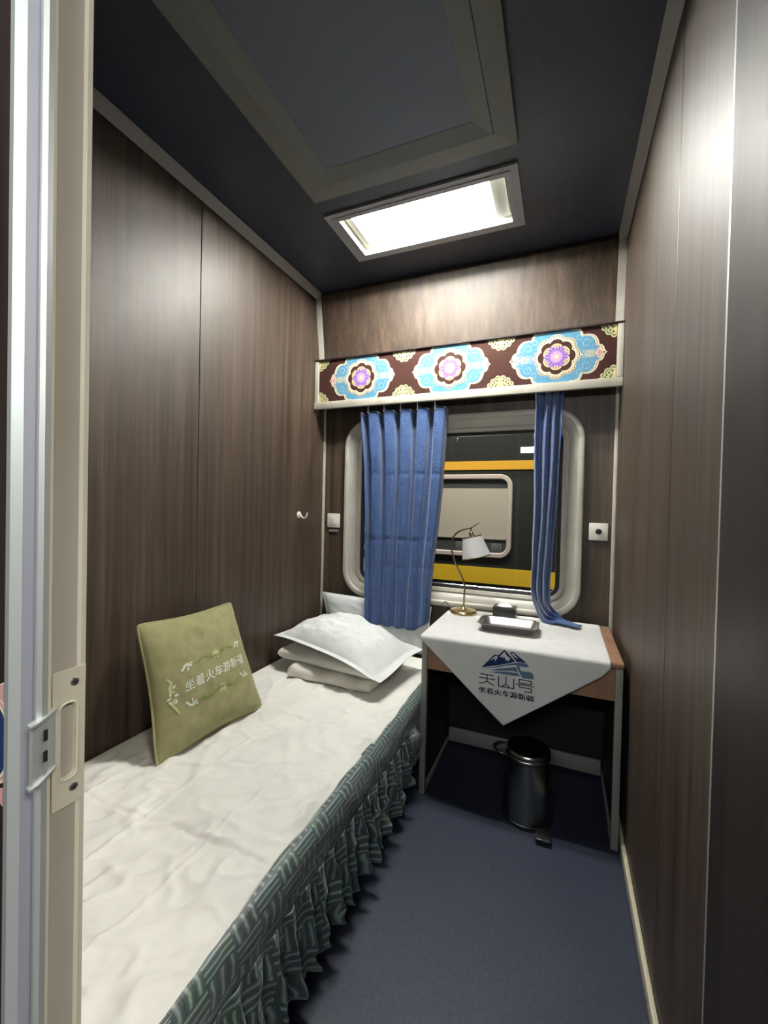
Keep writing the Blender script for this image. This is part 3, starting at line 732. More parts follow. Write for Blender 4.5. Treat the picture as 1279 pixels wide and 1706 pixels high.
# uneven gathers: a running phase along the bed
PH = [0.0]
for i in range(400): PH.append(PH[-1] + (SK1 - SK0) / 400 * 2 * pi / (.066 + .022 * nz(i * .06, 1.7) + .012 * nz(i * .21, 4)))
def skirt(u, v):
    y = lerp(SK0, SK1, u); i = u * 400; ph = PH[min(int(i), 399)] + (PH[min(int(i) + 1, 400)] - PH[min(int(i), 399)]) * (i - int(i))
    ph += 1.6 * v * nz(y * 7, 5) + 1.0 * nz(y * 11, v * 4)
    A = .0035 + .026 * v ** .7
    endk = sstep(1.68, 1.60, y)
    w = sin(ph) * .7 + .45 * sin(1.7 * ph + 1.2 + 2.5 * nz(y * 6, 9)) * (.3 + .7 * v) + .5 * nz(y * 26, v * 5) + .25 * nz(y * 60, v * 9, 3)
    A *= .75 + .5 * (nz(y * 6, 3.3) * .5 + .5)
    x = .842 + .018 * v + A * w * lerp(.4, 1, endk)
    x -= .014 * v * (1 - endk)
    flare = sstep(1.655, 1.715, y) * sstep(1.756, 1.738, y) * sstep(.02, .16, v) * sstep(.78, .30, v)
    x += .030 * flare; y += .012 * sin(ph + pi / 2) * v
    z = lerp(.299, .088 + .014 * nz(y * 10, 7) + .012 * w + .04 * sstep(1.45, 1.74, y), v)
    if y > 1.735: x = min(x, .853)
    return (x, y, z)
MB().grid(skirt, 600, 22, uvf=lambda u, v: (lerp(SK0, SK1, u) * 1.55, v * .26 + .03)).build('ruffled_skirt', 'bedspread_green', t, solid=.0012)
b = MB(); b.tube([(band(k / 90, 1)[0] + .002, band(k / 90, 1)[1], band(k / 90, 1)[2] + .001) for k in range(91)], .0028, 6); b.build('seam', 'seam_green', t)

# sheet
def sheet(u, v):
    y = lerp(BY0 + .005, 2.262, u)
    ex = .801 + .009 * nz(y * 3.1, 2.2) + .006 * nz(y * 9, 8) + .016 * sstep(.9, .5, y)
    if 1.30 < y < 1.38: ex -= .006
    x = lerp(.010, ex, v)
    z = .4030 + .007 * (fbm(x * 4.5, y * 3.5, 1.0, 4) + .3)
    rg = 1 - abs(nz((x + .35 * y) * 7, (y - .3 * x) * 3.0, 4.2)); z += .0075 * max(0, rg - .72) / .28
    rg = 1 - abs(nz((x - .5 * y) * 9, (y + .4 * x) * 5.0, 8.7)); z += .006 * max(0, rg - .8) / .2
    rg = 1 - abs(nz((x + y) * 6, (y - x) * 9.0, 14.7)); z += .005 * max(0, rg - .82) / .18
    z += .0015 * nz(x * 40, y * 30, 6) * .6
    rg = 1 - abs(nz((x - .8 * y) * 17, (y + .5 * x) * 11.0, 21.7)); z += .0030 * max(0, rg - .78) / .22 * (.5 + nz(x * 3, y * 2, 33))
    # ironed folds: straight ridges along and across
    for c, s_, h_ in ((.185, .006, .0045), (.40, .007, .005), (.615, .006, .0045)):
        z += h_ * math.exp(-((x - c - .008 * nz(y * 4, c * 9)) / s_) ** 2)
    for c, h_ in ((.79, .0035), (1.40, .003)):
        yy = y - c - .05 * (x - .4) - .012 * nz(x * 5, c)
        z -= h_ * math.exp(-((yy) / .006) ** 2); z += h_ * .9 * math.exp(-((yy - .012) / .012) ** 2)
    z = lerp(z, .4035, .75 * sstep(1.66, 1.78, y)); z = lerp(.4035, z, sstep(.0, .09, x))
    z = max(z, .4018)
    ed = sstep(.965, 1.0, v)
    z = lerp(z, .4008 + .0015 * max(0, nz(y * 18, 1)), ed)
    if x > .798: z -= (x - .798) * .35
    return (x, y, z)
b = MB().grid(sheet, 420, 150)
tag(b.build('bed_sheet', 'sheet_white', solid=.001), 'creased white sheet spread over the bed', 'sheet')

# ------------------------------------------------------------------ cushions and pillows
def pillow_fn(c00, c10, c11, c01, top, bot, pinch=.05, rnd=0.0, flange=0.0, pw_=2.4, ex=.6, wr=.004, seed=0.0, nrm=None):
    c00, c10, c11, c01 = map(Vector, (c00, c10, c11, c01))
    nrm = nrm or ((c10 - c00).cross(c01 - c00)).normalized()
    def fn(u, v, side):
        a, c = 2 * u - 1, 2 * v - 1
        ue = .5 + a / 2 * (1 - pinch * (1 - c * c) * abs(a) ** 2); ve = .5 + c / 2 * (1 - pinch * (1 - a * a) * abs(c) ** 2)
        q_ = rnd * (a * c) ** 8; ue = .5 + (ue - .5) * (1 - q_); ve = .5 + (ve - .5) * (1 - q_)
        p = c00 * (1 - ue) * (1 - ve) + c10 * ue * (1 - ve) + c11 * ue * ve + c01 * (1 - ue) * ve
        k = 1 - 2 * flange; aa, cc = min(1, abs(a) / k), min(1, abs(c) / k)
        h = (max(0, 1 - aa ** pw_) * max(0, 1 - cc ** pw_)) ** ex
        s = top if side > 0 else -bot
        w = wr * (fbm(u * 5 + seed, v * 5, seed, 4) + .8 * (1 - abs(nz(u * 6 + v * 3, v * 4 - u * 2, seed + 5))) - .4)
        edge = min(1, 6 * min(u, v, 1 - u, 1 - v))
        d = s * h + w * (h ** .5 + .12) * (1 if side > 0 else -.6) * max(edge, .25)
        return p + nrm * (d + (.0009 if side > 0 else -.0009))
    return fn
def pillow_mesh(fn, n=72):
    b = MB(); b.grid(lambda u, v: fn(u, v, 1), n, n); b.grid(lambda u, v: fn(u, v, -1), n, n)
    # close the rim
    R = [(k / n, 0) for k in range(n)] + [(1, k / n) for k in range(n)] + [(1 - k / n, 1) for k in range(n)] + [(0, 1 - k / n) for k in range(n)]
    V = [fn(u, v, 1) for u, v in R] + [fn(u, v, -1) for u, v in R]; m = len(R)
    b.add(V, [[i, (i + 1) % m, m + (i + 1) % m, m + i] for i in range(m)], 0, True)
    return b, R

# green cushion leaning on the wall
t = thing('cushion', 'square olive green cushion with white lettering leaning against the left wall', 'cushion', (.20, 1.19, .404))
cf = pillow_fn((.250, .945, .410), (.292, 1.412, .416), (.058, 1.474, .812), (.064, 1.010, .826), .074, .042, pinch=.075, rnd=.035, pw_=2.2, ex=.55, wr=.006, seed=2.0)
b, R = pillow_mesh(cf, 80); b.build('cover', 'cushion_green', t)
b = MB(); b.tube([cf(u, v, 1) for u, v in R], .0042, 8, closed=True); plabel(b.build('piping', 'piping_green', t), 'lighter green piped edge')
b = MB(); V, F, asp = text_mesh('坐着火车游新疆', 1, .012)
def onc(u, v, lay=1):
    e_ = .004; p = cf(u, v, 1); n_ = (cf(min(1, u + e_), v, 1) - p).cross(cf(u, min(1, v + e_), 1) - p).normalized()
    return p + n_ * (.0011 + .0003 * lay)
b.add([onc(.215 + x * .615, .395 + y * .080 + .034 * x) for x, y in V], F, 0)
plabel(b.build('printed_lettering', 'print_white', t), 'white printed Chinese lettering')
b = MB()
def blob(u, v, ru, rv, rot, mi, n=12, lay=2):
    P = []
    for k in range(n):
        w = 2 * pi * k / n; x, y = ru * cos(w), rv * sin(w); P.append(onc(u + x * cos(rot) - y * sin(rot), v + x * sin(rot) + y * cos(rot), lay))
    b.add(P, [list(range(n))], mi)
def stroke(P, wd_, mi, lay=1):
    P = [tuple(q)[:2] for q in spline([(x, y, 0) for x, y in P], 5)]
    L_, R_ = [], []
    for i, p in enumerate(P):
        a, c = P[max(i - 1, 0)], P[min(i + 1, len(P) - 1)]; d = Vector((c[0] - a[0], c[1] - a[1])).normalized(); s_ = wd_ * sin(pi * (.12 + .76 * i / (len(P) - 1)))
        L_.append(onc(p[0] - d.y * s_, p[1] + d.x * s_, lay)); R_.append(onc(p[0] + d.y * s_, p[1] - d.x * s_, lay))
    m_ = len(P); b.add(L_ + R_, [[i, i + 1, m_ + i + 1, m_ + i] for i in range(m_ - 1)], mi)
SKW = lambda u: .434 + .055 * (u - .215)
for dv0, sg in ((.128, 1), (-.135, -1)):
    V0 = lambda u: SKW(u) + dv0
    stroke([(u, V0(u) + d * sg) for u, d in ((.32, 0), (.41, .022), (.49, -.012), (.57, .012), (.66, .018), (.74, -.008))], .008, 1)
    for uu1, rot in ((.37, .6), (.45, -.5), (.61, .7), (.69, -.5)): blob(uu1, V0(uu1) + .006 * sg, .030, .009, rot * sg, 1)
    for uu1 in (.255, .795):      # white lily sprays
        for k, (du, dv, ru, rv, ro) in enumerate(((-.022, .0, .024, .008, .9), (0, .014, .027, .009, .2), (.026, .004, .022, .008, -.6), (.008, -.016, .019, .007, 1.5), (-.04, -.016, .013, .006, 2.2), (.044, .018, .013, .006, .4))):
            blob(uu1 + du, V0(uu1) + dv * sg + .006, ru, rv, ro * sg, 0, lay=3)
    for k in range(4): blob(.535 + .017 * (k - 1.5), V0(.535) + .022 * sg - .005 * abs(k - 1.5) * sg, .0078, .020, -.35 * (k - 1.5) * sg, 2, lay=3)
    for k in range(2): blob(.535 + .024 * (k - .5), V0(.535) - .022 * sg, .006, .013, .6 * (k - .5), 2, lay=3)
# upright spray at the left end
OU, OV = -.165, -.105
stroke([(.262 + OU, .640 + OV), (.290 + OU, .600 + OV), (.272 + OU, .560 + OV), (.305 + OU, .530 + OV)], .010, 2, 2); stroke([(.305 + OU, .490 + OV), (.278 + OU, .455 + OV), (.300 + OU, .415 + OV), (.320 + OU, .375 + OV)], .010, 2, 2)
for (u, v, ro) in ((.305, .57, .5), (.272, .530, 1.4), (.315, .508, 0), (.258, .500, .3), (.305, .465, 1.0), (.265, .470, 2.2)): blob(u + OU, v + OV, .017, .008, ro, 0, lay=3)
plabel(b.build('printed_vine', ['print_white', 'print_vine', 'print_cream'], t), 'white flowers and green vine print')

# folded quilt: two thick folds
t = thing('folded_quilt', 'white quilt folded in two thick layers under the bed pillow', 'quilt', (.42, 1.9, .404))
def slab(c00, c10, c11, c01, z0, h, seed, n=64):
    c00, c10, c11, c01 = [Vector((*p, 0)) for p in (c00, c10, c11, c01)]
    b = MB()
    def fn(u, w):
        # w runs round the section in v: bottom back, front roll, top back
        if w < .42: v = 1 - w / .42; k = 0
        elif w > .58: v = (w - .58) / .42; k = 1
        else: v = 0; k = (w - .42) / .16
        p = c00 * (1 - u) * (1 - v) + c10 * u * (1 - v) + c11 * u * v + c01 * (1 - u) * v
        roll = 0
        if .42 <= w <= .58: roll = sin(pi * (w - .42) / .16) * .028
        fy = (c01 - c00).normalized(); p = p - fy * roll
        kk = .5 - .5 * cos(pi * k) if 0 < k < 1 else k
        e_ = min(u, 1 - u); rnd = sqrt(max(0, 1 - (1 - min(1, e_ / .07)) ** 2))
        z = z0 + h * .5 + h * (kk - .5) * lerp(.55, 1, rnd) + (.012 * fbm(u * 4 + seed, v * 3, seed, 3) - .016 * u) * k
        p = p + Vector((0, .006 * nz(u * 6, seed + w * 2), 0)); p.z = max(z, z0 if k < .5 else z0)
        return p
    b.grid(fn, n, 60)
    for u in (0, 1):
        V = [fn(u, k / 60) for k in range(61)]; c = sum(V, Vector()) / 61; c.x += (.012 if u else -.012)
        b.add(V + [c], [[i, i + 1, 61] for i in range(60)], 0, True)
    return b
plabel(slab((.200, 1.735), (.640, 1.735), (.655, 2.12), (.18, 2.16), .4085, .060, 3.0).build('lower_fold', 'quilt_white', t), 'lower thinner fold')
plabel(slab((.095, 1.800), (.655, 1.748), (.665, 2.10), (.10, 2.17), .466, .052, 9.0).build('upper_fold', 'quilt_white', t), 'upper fold, wider than the lower one')

# bed pillow with flat flange
pf = pillow_fn((.028, 1.826, .556), (.712, 1.655, .500), (.770, 2.085, .522), (.080, 2.215, .578), .100, .016, pinch=.02, flange=.055, pw_=2.0, ex=.72, wr=.017, seed=5.0)
def pf2(u, v, s):
    p = pf(u, v, s)
    # the middle rests on the quilt, the rim hangs a little lower
    k = sstep(.0, .28, min(u, 1 - u, v * .8 + .02, (1 - v) * .8 + .02)); p.z += .022 * k; p.y -= .030 * sin(pi * u) * sstep(.4, 0, v)
    p.z += (.040 * sin(pi * min(1, u * 1.08)) + .004 * sin(u * 9 + 1)) * sstep(.5, 0, v) - .006 * sin(v * 7) * sstep(.86, 1, u)
    return p
b, R = pillow_mesh(pf2, 90)
tag(b.build('pillow', 'pillow_white'), 'soft white pillow with a flat flange lying on the folded quilt', 'pillow')
# pillow standing upright at the head
uf = pillow_fn((.095, 2.300, .430), (.735, 2.296, .412), (.745, 2.306, .690), (.030, 2.306, .706), .026, .016, pinch=.02, flange=.02, pw_=4, ex=.5, wr=.004, seed=8.0, nrm=Vector((0, -1, 0)))
b, R = pillow_mesh(uf, 56)
tag(b.build('upright_pillow', 'pillow_white'), 'white pillow standing upright against the window wall behind the curtain', 'pillow')

# ================================================================== CURTAINS
def creases(z, x):
    s = 0
    for zc_, a in ((1.435, .004), (1.06, .0045), (.905, .0035), (.70, .003)):
        zz = z - zc_ - .012 * nz(x * 14, zc_ * 3); s += a * math.exp(-(zz / .010) ** 2)
    return s
t = thing('curtain', 'wide pleated blue damask curtain covering the left half of the window', 'curtain', (.55, 2.25, .56))
NP = 5.35
def pleat(q):
    """depth of one box pleat, 0 = front, 1 = back of the recess"""
    return pw(q, [(0, .75), (.035, .04), (.08, .0), (.40, .10), (.52, .22), (.60, .80), (.68, 1.0), (.93, .96), (1.0, .75)])
def curt(u, v):
    z = lerp(1.800, .560, v)
    xl = pw(v, [(0, .286), (.25, .318), (.6, .338), (1, .352)]); xr = pw(v, [(0, .822), (.35, .800), (.7, .762), (1, .742)])
    s = u * NP + .35 + .10 * v * nz(v * 3, u * 5)
    soft = sstep(.12, .8, v); q = s - floor(s)
    d = sum(pleat((q + o_) % 1.0) for o_ in (-.03, -.01, .01, .03)) / 4
    d = lerp(d, .5 + .5 * sin(2 * pi * (q - .47)) * .9 + .35 * nz(u * 16, v * 4), soft * .45)
    A = lerp(.060, .030, sstep(.05, .9, v))
    x = lerp(xl, xr, u) + .006 * nz(u * 7, v * 3, 2) * v * 2 + .016 * sin(2 * pi * (q - .1)) * (1 - .6 * soft)
    y = 2.238 + A * d + .003 * fbm(u * 12, v * 10, 3, 3) * sstep(.05, .3, v) + creases(z, x)
    if v < .03: z += .016 * max(0, 1 - abs(q - .06) / .10) + (-.006 * d)
    z += v ** 6 * (.05 * sstep(.78, 1, u) + .004 * nz(u * 12, 1))
    y += .022 * sstep(.93, 1, u) * (1 - .5 * v)
    return (x, y, z)
b = MB().grid(curt, 420, 130, uvf=lambda u, v: (u * .95, v * 1.24)); b.build('cloth', 'curtain_blue', t, solid=.0015)
for k in range(6):
    u = (k + 1.06 - .35) / NP
    if u > 1: continue
    p = curt(u, 0)
    q = MB().tube([(p[0], 2.236, 1.79), (p[0], 2.238, 1.855), (p[0], 2.258, 1.894)], .0022, 6)
    plabel(q.build('curtain_hook', 'white_plastic', t), 'thin pale curtain hook')

t = thing('curtain', 'narrow bunched blue curtain on the right whose end lies on the tablecloth', 'curtain', (1.34, 2.25, .70))
PATH = spline([(1.343, 2.272, 1.885), (1.340, 2.272, 1.70), (1.333, 2.268, 1.35), (1.322, 2.264, 1.05), (1.318, 2.256, .90), (1.326, 2.240, .80), (1.352, 2.222, .742), (1.395, 2.205, .722), (1.440, 2.185, .7165), (1.497, 2.155, .7150)], 10)
def curt2(u, v):
    i = v * (len(PATH) - 1); k = min(int(i), len(PATH) - 2); p = PATH[k].lerp(PATH[k + 1], i - k); tg = (PATH[min(k + 2, len(PATH) - 1)] - PATH[max(k - 1, 0)]).normalized()
    wdir = Vector((1, 0, 0)) * sstep(.95, .74, v) + Vector((.35, .93, 0)) * (1 - sstep(.95, .74, v)); wdir = (wdir - tg * wdir.dot(tg)).normalized()
    dd = tg.cross(wdir).normalized()
    if dd.y > 0 and v < .7: dd = -dd
    if dd.z < 0 and v >= .7: dd = -dd
    hw = pw(v, [(0, .062), (.3, .050), (.6, .040), (.75, .040), (.9, .030), (1, .026)])
    dep = pw(v, [(0, .022), (.6, .024), (.8, .012), (.92, .006), (1, .004)])
    a = u * 2 - 1
    fold = sin(u * pi * 6.4 + .8 * nz(v * 5, 1)) * (1 if u < .93 else .3)
    sp = pw(v, [(0, .020), (.08, .014), (.3, .0), (1, 0)])
    off = wdir * (a * hw + .006 * nz(v * 9, u * 3) + (-sp if u < .15 else 0)) + dd * (dep * fold + .003 * nz(v * 14, u * 5, 2))
    p = p + off
    if v > .8: p.z = max(p.z, .7045 + .002 * (1 + fold))
    return tuple(p)
MB().grid(curt2, 90, 180, uvf=lambda u, v: (u * .6, v * 1.4)).build('cloth', 'curtain_blue', t, solid=.0012)

# ================================================================== TABLE
TX0, TX1, TY0, TY1, TZ = .857, 1.633, 1.752, 2.292, .6985
t = thing('table', 'small tan wood table with grey metal legs under the window', 'table', (1.24, 2.0, 0))
b = MB(); b.box(TX0, TX1, TY0, TY1, TZ - .024, TZ, bev=.009, seg=3); b.build('tabletop', 'table_wood', t)
MB().box(TX0 + .024, TX1 - .024, TY0 + .022, TY0 + .038, .548, TZ - .025).build('apron', 'table_wood', t)
for x in (TX0 + .003, TX1 - .028):
    MB().box(x, x + .025, TY0 + .012, TY0 + .037, 0, TZ - .025, bev=.002).build('leg', 'table_metal', t)
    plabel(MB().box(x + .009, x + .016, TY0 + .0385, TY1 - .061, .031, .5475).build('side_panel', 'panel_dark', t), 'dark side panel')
    MB().box(x, x + .025, TY0 + .038, TY1 - .061, 0.002, .030, bev=.002).build('runner', 'table_metal', t)
    MB().box(x + .003, x + .022, TY0 + .038, TY1 - .061, .548, TZ - .026).build('side_rail', 'table_wood', t)
plabel(MB().box(TX0 + .003, TX1 - .003, TY1 - .060, TY1 - .050, .004, TZ - .025).build('dark_backing', 'panel_dark', t), 'added near-black sheet darkening the space under the table')  # near-black sheet added to darken the space behind the legs
MB().box(TX0 + .029, TX1 - .029, TY1 - .092, TY1 - .077, .018, .088, bev=.002).build('stretcher', 'table_metal', t)

# table cloth with the printed logo
def drop(x): return pw(x, [(.859, .004), (1.213, .3035), (1.560, .046), (1.586, .012)])
CLT = TZ + .0016; CF = TY0 - .0085
def tcl(u, v):
    xl = .8595; xr = 1.586
    x = lerp(xl, xr, u)
    yb = 2.285 - .07 * sstep(.25, 0, u) ** 1.5
    d = drop(x); top = yb - (CF + .010); s = v * (top + .0155 + d)
    wv = .0012 * (1 + nz(x * 9, s * 8))
    if s < top: return (x, yb - s, CLT + wv * .5 + .002 * math.exp(-((x + .6 * s - 1.62) / .012) ** 2))
    s2 = s - top
    if s2 < .0155:
        a = s2 / .010; return (x, CF + .010 - .010 * sin(min(a, pi / 2)) - wv * .3, CLT - .010 + .010 * cos(min(a, pi / 2)))
    s3 = s2 - .0155
    return (x, CF - .003 * sstep(0, .25, s3) * (1 + 1.2 * nz(x * 6, s3 * 5, 2)) - wv, CLT - .010 - s3)
t = thing('tablecloth', 'white tablecloth with a pointed front flap printed with a blue mountain logo', 'tablecloth', (1.22, 2.0, TZ))
MB().grid(tcl, 140, 150).build('cloth', 'table_white', t, solid=.001)
LC = (1.213, .600)
def flap(x, z):
    s3 = CLT - .010 - z
    return CF - .003 * sstep(0, .25, s3) * (1 + 1.2 * nz(x * 6, s3 * 5, 2)) - .0012 * (1 + nz(x * 9, (2.285 - CF + .0055 + s3) * 8)) - .0010
def lpoly(b, P, mi, lay=0):
    V = [(LC[0] + x, flap(LC[0] + x, LC[1] + z) - .0004 * lay - .0008, LC[1] + z) for x, z in P]; b.add(V, [list(range(len(V)))], mi)
b = MB()
lpoly(b, [(-.091, .005), (-.044, .063), (-.036, .066), (-.031, .064), (-.024, .066), (-.003, .091), (.040, .049), (-.018, .027)], 0)
lpoly(b, [(.019, .080), (.027, .087), (.033, .085), (.082, .051), (.045, .049)], 0)
lpoly(b, [(-.020, .060), (-.003, .083), (.007, .068), (.021, .059), (.012, .046), (.006, .052), (.003, .046), (.000, .060), (-.006, .055), (-.009, .064), (-.014, .058)], 3, 1)
lpoly(b, [(-.060, .036), (-.038, .060), (-.030, .060), (-.028, .055), (-.041, .036), (-.037, .052)], 3, 1)
lpoly(b, [(.024, .077), (.029, .083), (.045, .069), (.050, .061), (.046, .062), (.041, .066), (.036, .068)], 3, 1)
lpoly(b, [(-.091, .0005), (-.050, .013), (-.018, .024), (.015, .037), (.042, .046), (.065, .049), (.083, .048), (.092, .036), (.075, .034), (.059, .033), (.037, .036), (.010, .029), (-.018, .019), (-.055, .008)], 1)
lpoly(b, [(-.056, -.001), (-.030, .010), (.002, .018), (.030, .026), (.042, .028), (.047, .020), (.051, .010), (.028, .010), (.003, .007)], 1)
lpoly(b, [(-.058, -.008), (-.025, -.001), (.003, .004), (.049, .006), (.055, .001), (.060, -.005), (.036, -.008), (.013, -.008)], 1)
lpoly(b, [(.042, .033), (.056, .033), (.062, .016), (.074, .016), (.096, .018), (.103, .015), (.108, .008), (.111, -.008), (.090, -.010), (.068, -.011), (.060, .002), (.053, .016)], 2)
lpoly(b, [(.070, .011), (.094, .013), (.100, .009), (.104, -.003), (.074, -.005)], 1, 1)
def seg(b, a, c, w=.0019, mi=4):
    d = Vector((c[0] - a[0], c[1] - a[1])); L_ = d.length; d.normalize(); n_ = Vector((-d.y, d.x)) * w; e_ = d * w * .6
    lpoly(b, [(a[0] - e_.x + n_.x, a[1] - e_.y + n_.y), (c[0] + e_.x + n_.x, c[1] + e_.y + n_.y), (c[0] + e_.x - n_.x, c[1] + e_.y - n_.y), (a[0] - e_.x - n_.x, a[1] - e_.y - n_.y)], mi)
for P in ([(-.094, -.021), (-.044, -.021)], [(-.099, -.036), (-.037, -.036)], [(-.068, -.021), (-.068, -.046), (-.078, -.054), (-.098, -.060)], [(-.068, -.046), (-.058, -.053), (-.040, -.060)],
          [(-.022, -.021), (-.022, -.059), (.036, -.059), (.036, -.021)], [(.006, -.016), (.006, -.047)], [(.006, -.047), (-.010, -.058)], [(.006, -.047), (.022, -.058)],
          [(.056, -.018), (.102, -.018), (.102, -.031), (.056, -.031), (.056, -.018)], [(.046, -.0375), (.111, -.0375)], [(.058, -.0375), (.058, -.0475), (.103, -.0475), (.103, -.060), (.076, -.063)]):
    for a, c in zip(P, P[1:]): seg(b, a, c)
V, F, asp = text_mesh('坐着火车游新疆', 1, .004)
for o_ in (-.0010, 0, .0010):
    b.add([(LC[0] - .100 + o_ + x * .213, flap(LC[0] - .100 + x * .213, LC[1] - .0965 + y * .024) - .0008, LC[1] - .0965 + y * .024) for x, y in V], F, 4)
plabel(b.build('printed_logo', ['logo_navy', 'logo_slate', 'logo_teal', 'table_white', 'logo_black'], t), 'blue mountain logo over black Chinese lettering')

# ================================================================== THINGS ON THE TABLE
ZT = CLT + .0022
t = thing('table_lamp', 'slim brass table lamp with a curved stem and a white tilted shade', 'lamp', (.945, 2.20, ZT))
LB = (.945, 2.205, ZT)
MB().lathe([(0, 0), (.066, 0), (.069, .003), (.069, .012), (.066, .016), (.060, .0175), (.022, .020), (.012, .024), (.006, .032), (0, .033)], LB, n=48).build('base', 'brass', t)
st = spline([(.945, 2.205, ZT + .02), (.947, 2.205, .78), (.9475, 2.205, .845), (.928, 2.205, .900), (.893, 2.206, .968), (.873, 2.207, 1.038), (.876, 2.208, 1.082), (.898, 2.209, 1.118), (.937, 2.21, 1.139), (.981, 2.21, 1.154), (1.013, 2.21, 1.177)], 8)
MB().tube(st, [.0048] * (len(st) - 16) + [.0048 - .003 * k / 15 for k in range(16)], 10).build('stem', 'brass_dark', t)
sc_ = Vector((.9785, 2.21, 1.104)); ax = Vector((.027, 0, -.108)).normalized()
b = MB().lathe([(.0485, 0), (.0735, .1085), (.0728, .1085), (.0478, 0)], sc_, ax, 48)
sh = b.build('lamp_shade', 'shade_fabric', t); plabel(sh, 'white tapered fabric shade, unlit')
for rad, h in ((.0490, .001), (.0740, .1075)):
    b = MB(); b.lathe([(rad, -.002), (rad + .0012, -.001), (rad + .0012, .0025), (rad, .0035)], sc_ + ax * h, ax, 48); plabel(b.build('rim', 'brass_dark', sh), 'brass rim')
b = MB(); b.lathe([(0, -.030), (.006, -.029), (.009, -.022), (.012, -.018), (.013, -.004), (.016, .0), (.016, .022), (0, .022)], sc_, ax, 20)
for k in range(3):
    w = 2 * pi * k / 3; B = ax.orthogonal().normalized(); C = ax.cross(B); b.tube([sc_ + ax * .002, sc_ + ax * .002 + (B * cos(w) + C * sin(w)) * .048], .0014, 6)
b.tube([(.974, 2.21, 1.152), tuple(sc_ - ax * .028)], .0035, 8)
b.build('socket', 'brass_dark', t)
MB().tube(spline([(.892, 2.235, ZT + .004), (.868, 2.250, ZT + .006), (.850, 2.262, ZT + .016), (.835, 2.268, ZT + .035), (.815, 2.272, ZT + .02)], 8), .0026, 8).build('power_cord', 'cable_dark', t)

t = thing('tissue_box', 'small black tissue box with a white tissue showing on top', 'tissue box', (1.15, 2.24, ZT))
MB().box(1.096, 1.206, 2.192, 2.282, ZT, ZT + .052, bev=.003).build('box', 'tissue_box_black', t)
b = MB(); P = [(1.150 + .038 * cos(w), 2.236 + .026 * sin(w)) for w in [2 * pi * k / 20 for k in range(20)]]
b.add([(x, y, ZT + .0525) for x, y in P] + [(1.150 + (x - 1.15) * .5 + .004 * sin(i * 1.7), 2.236 + (y - 2.236) * .5, ZT + .060 + .004 * sin(i * 2.1)) for i, (x, y) in enumerate(P)] + [(1.150, 2.236, ZT + .066)],
      [[i, (i + 1) % 20, 20 + (i + 1) % 20, 20 + i] for i in range(20)] + [[20 + i, 20 + (i + 1) % 20, 40] for i in range(20)], 0, True)
plabel(b.build('tissue', 'tissue_white', t), 'white tissue tuft')

# stainless tray
TRZ = ZT
b = MB()
def trl(x0, x1, y0, y1, z, r_): return [(x, y, z) for x, y in rrect(x0, x1, y0, y1, r_, 6)]
loops = [trl(1.098, 1.294, 1.935, 2.050, TRZ, .022), trl(1.088, 1.304, 1.925, 2.060, TRZ + .004, .026), trl(1.074, 1.318, 1.910, 2.074, TRZ + .030, .034), trl(1.066, 1.326, 1.902, 2.082, TRZ + .033, .038), trl(1.065, 1.327, 1.901, 2.083, TRZ + .0345, .039),
         trl(1.070, 1.322, 1.906, 2.078, TRZ + .0352, .036), trl(1.077, 1.315, 1.913, 2.071, TRZ + .031, .033), trl(1.091, 1.301, 1.928, 2.057, TRZ + .006, .025), trl(1.100, 1.292, 1.937, 2.048, TRZ + .0025, .022)]
m_ = len(loops[0]); V = [v for l in loops for v in l]
b.add(V, [[i * m_ + k, i * m_ + (k + 1) % m_, (i + 1) * m_ + (k + 1) % m_, (i + 1) * m_ + k] for i in range(len(loops) - 1) for k in range(m_)] + [list(range(m_)), [(len(loops) - 1) * m_ + k for k in range(m_)]], 0, True)
tag(b.build('tray', 'steel_tray'), 'empty stainless steel tray on the tablecloth in front of the tissue box', 'tray')

# ================================================================== WALL FITTINGS
t = thing('socket_plate', 'small white wall switch left of the window', 'switch', (.086, D, 1.11))
MB().box(.042, .130, D - .012, D - .0005, 1.110, 1.198, bev=.004).build('plate', 'white_plastic', t)
MB().box(.066, .106, D - .0155, D - .0121, 1.126, 1.182, bev=.002).build('rocker', 'white_plastic', t)
plabel(MB().box(.052, .120, D - .008, D - .0005, 1.080, 1.098, bev=.003).build('lower_clip', 'grey_plastic', t), 'small grey clip under the plate')
t = thing('control_plate', 'square white wall plate with a black knob right of the window', 'control plate', (1.575, D, 1.10))
MB().box(1.533, 1.618, D - .011, D - .0005, 1.106, 1.192, bev=.004).build('plate', 'white_plastic', t)
kb = MB().lathe([(.014, 0), (.014, .004), (.010, .006), (.0105, .018), (.009, .020), (0, .020)], (1.576, D - .011, 1.150), (0, -1, 0), 24)
kb.box(1.5735, 1.5785, D - .034, D - .020, 1.141, 1.160, bev=.001)
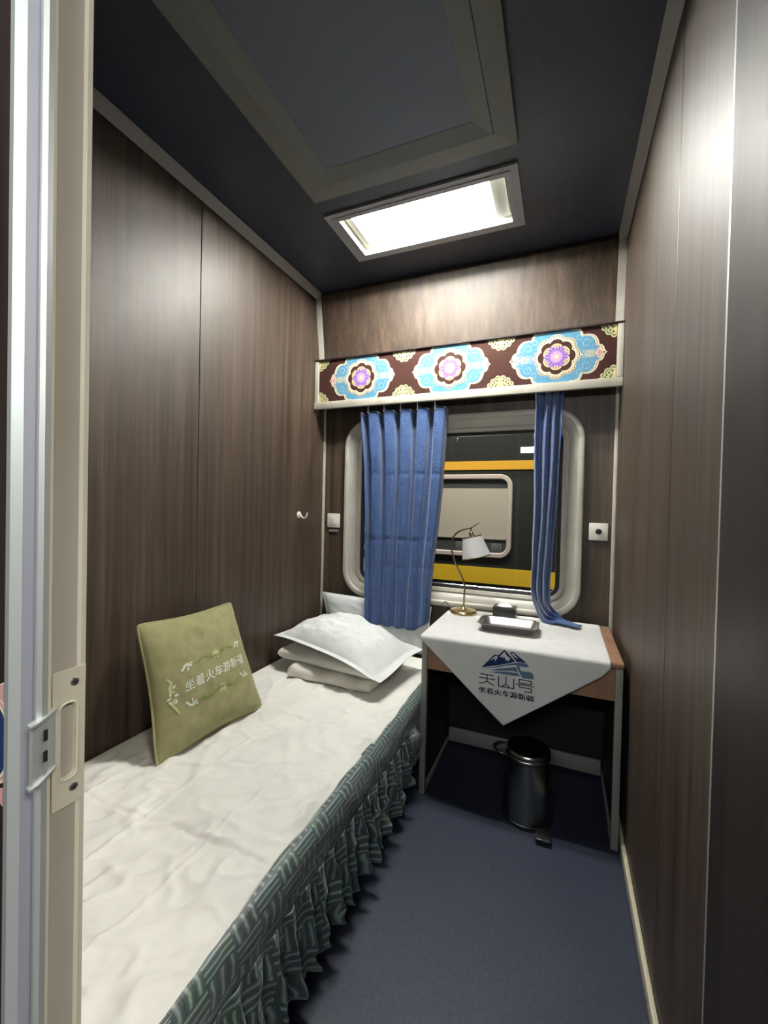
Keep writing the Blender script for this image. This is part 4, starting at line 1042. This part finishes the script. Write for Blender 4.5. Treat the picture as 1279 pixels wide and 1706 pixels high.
plabel(kb.build('knob', 'black_plastic', t), 'black round knob')
for x, z in ((1.560, 1.122), (1.592, 1.122)): pass
t = thing('wall_hook', 'small white coat hook on the left wall', 'hook', (0.0, 2.075, 1.17))
MB().lathe([(0, .008), (.012, .0075), (.019, .004), (.020, 0)], (.0, 2.075, 1.190), (1, 0, 0), 24).build('base_plate', 'white_plastic', t)
MB().tube(spline([(.004, 2.075, 1.194), (.014, 2.074, 1.188), (.026, 2.072, 1.176), (.040, 2.070, 1.172), (.054, 2.069, 1.180), (.060, 2.069, 1.196), (.061, 2.069, 1.204)], 6), .0052, 10).build('prong', 'white_plastic', t)

# ================================================================== PEDAL BIN
t = thing('pedal_bin', 'polished steel pedal bin standing under the table', 'bin', (1.305, 1.82, 0))
C0 = (1.305, 1.822, 0)
MB().lathe([(0, .002), (.098, .002), (.100, .006), (.100, .016), (.097, .018)], C0, n=56).build('foot_ring', 'black_plastic', t)
MB().lathe([(r0, h0 * .945) for r0, h0 in [(.0965, .018), (.0965, .030), (.094, .12), (.0905, .20), (.086, .245), (.084, .262), (.087, .266), (.087, .272), (.084, .276)]], C0, n=64).build('body', 'can_steel', t)
MB().lathe([(r0, h0 * .945) for r0, h0 in [(.0835, .2765), (.0870, .279), (.0875, .284), (.0862, .291), (.082, .297), (.060, .301), (.025, .303), (0, .3035)]], C0, n=64).build('lid', 'can_steel', t)
MB().lathe([(r0, h0 * .945) for r0, h0 in [(.0862, .2655), (.0885, .267), (.0885, .2715), (.0862, .273)]], C0, n=64).build('rim_band', 'black_plastic', t)
b = MB(); b.box(1.345, 1.402, 1.672, 1.735, .012, .024, bev=.005); b.box(1.352, 1.392, 1.70, 1.80, .004, .013, bev=.002)
plabel(b.build('pedal', 'black_plastic', t), 'black foot pedal')
MB().tube(spline([(1.228, 1.835, .268), (1.196, 1.825, .271), (1.176, 1.808, .267), (1.180, 1.790, .259), (1.205, 1.782, .253), (1.228, 1.788, .251)], 6), .0065, 8).build('carry_handle', 'black_plastic', t)
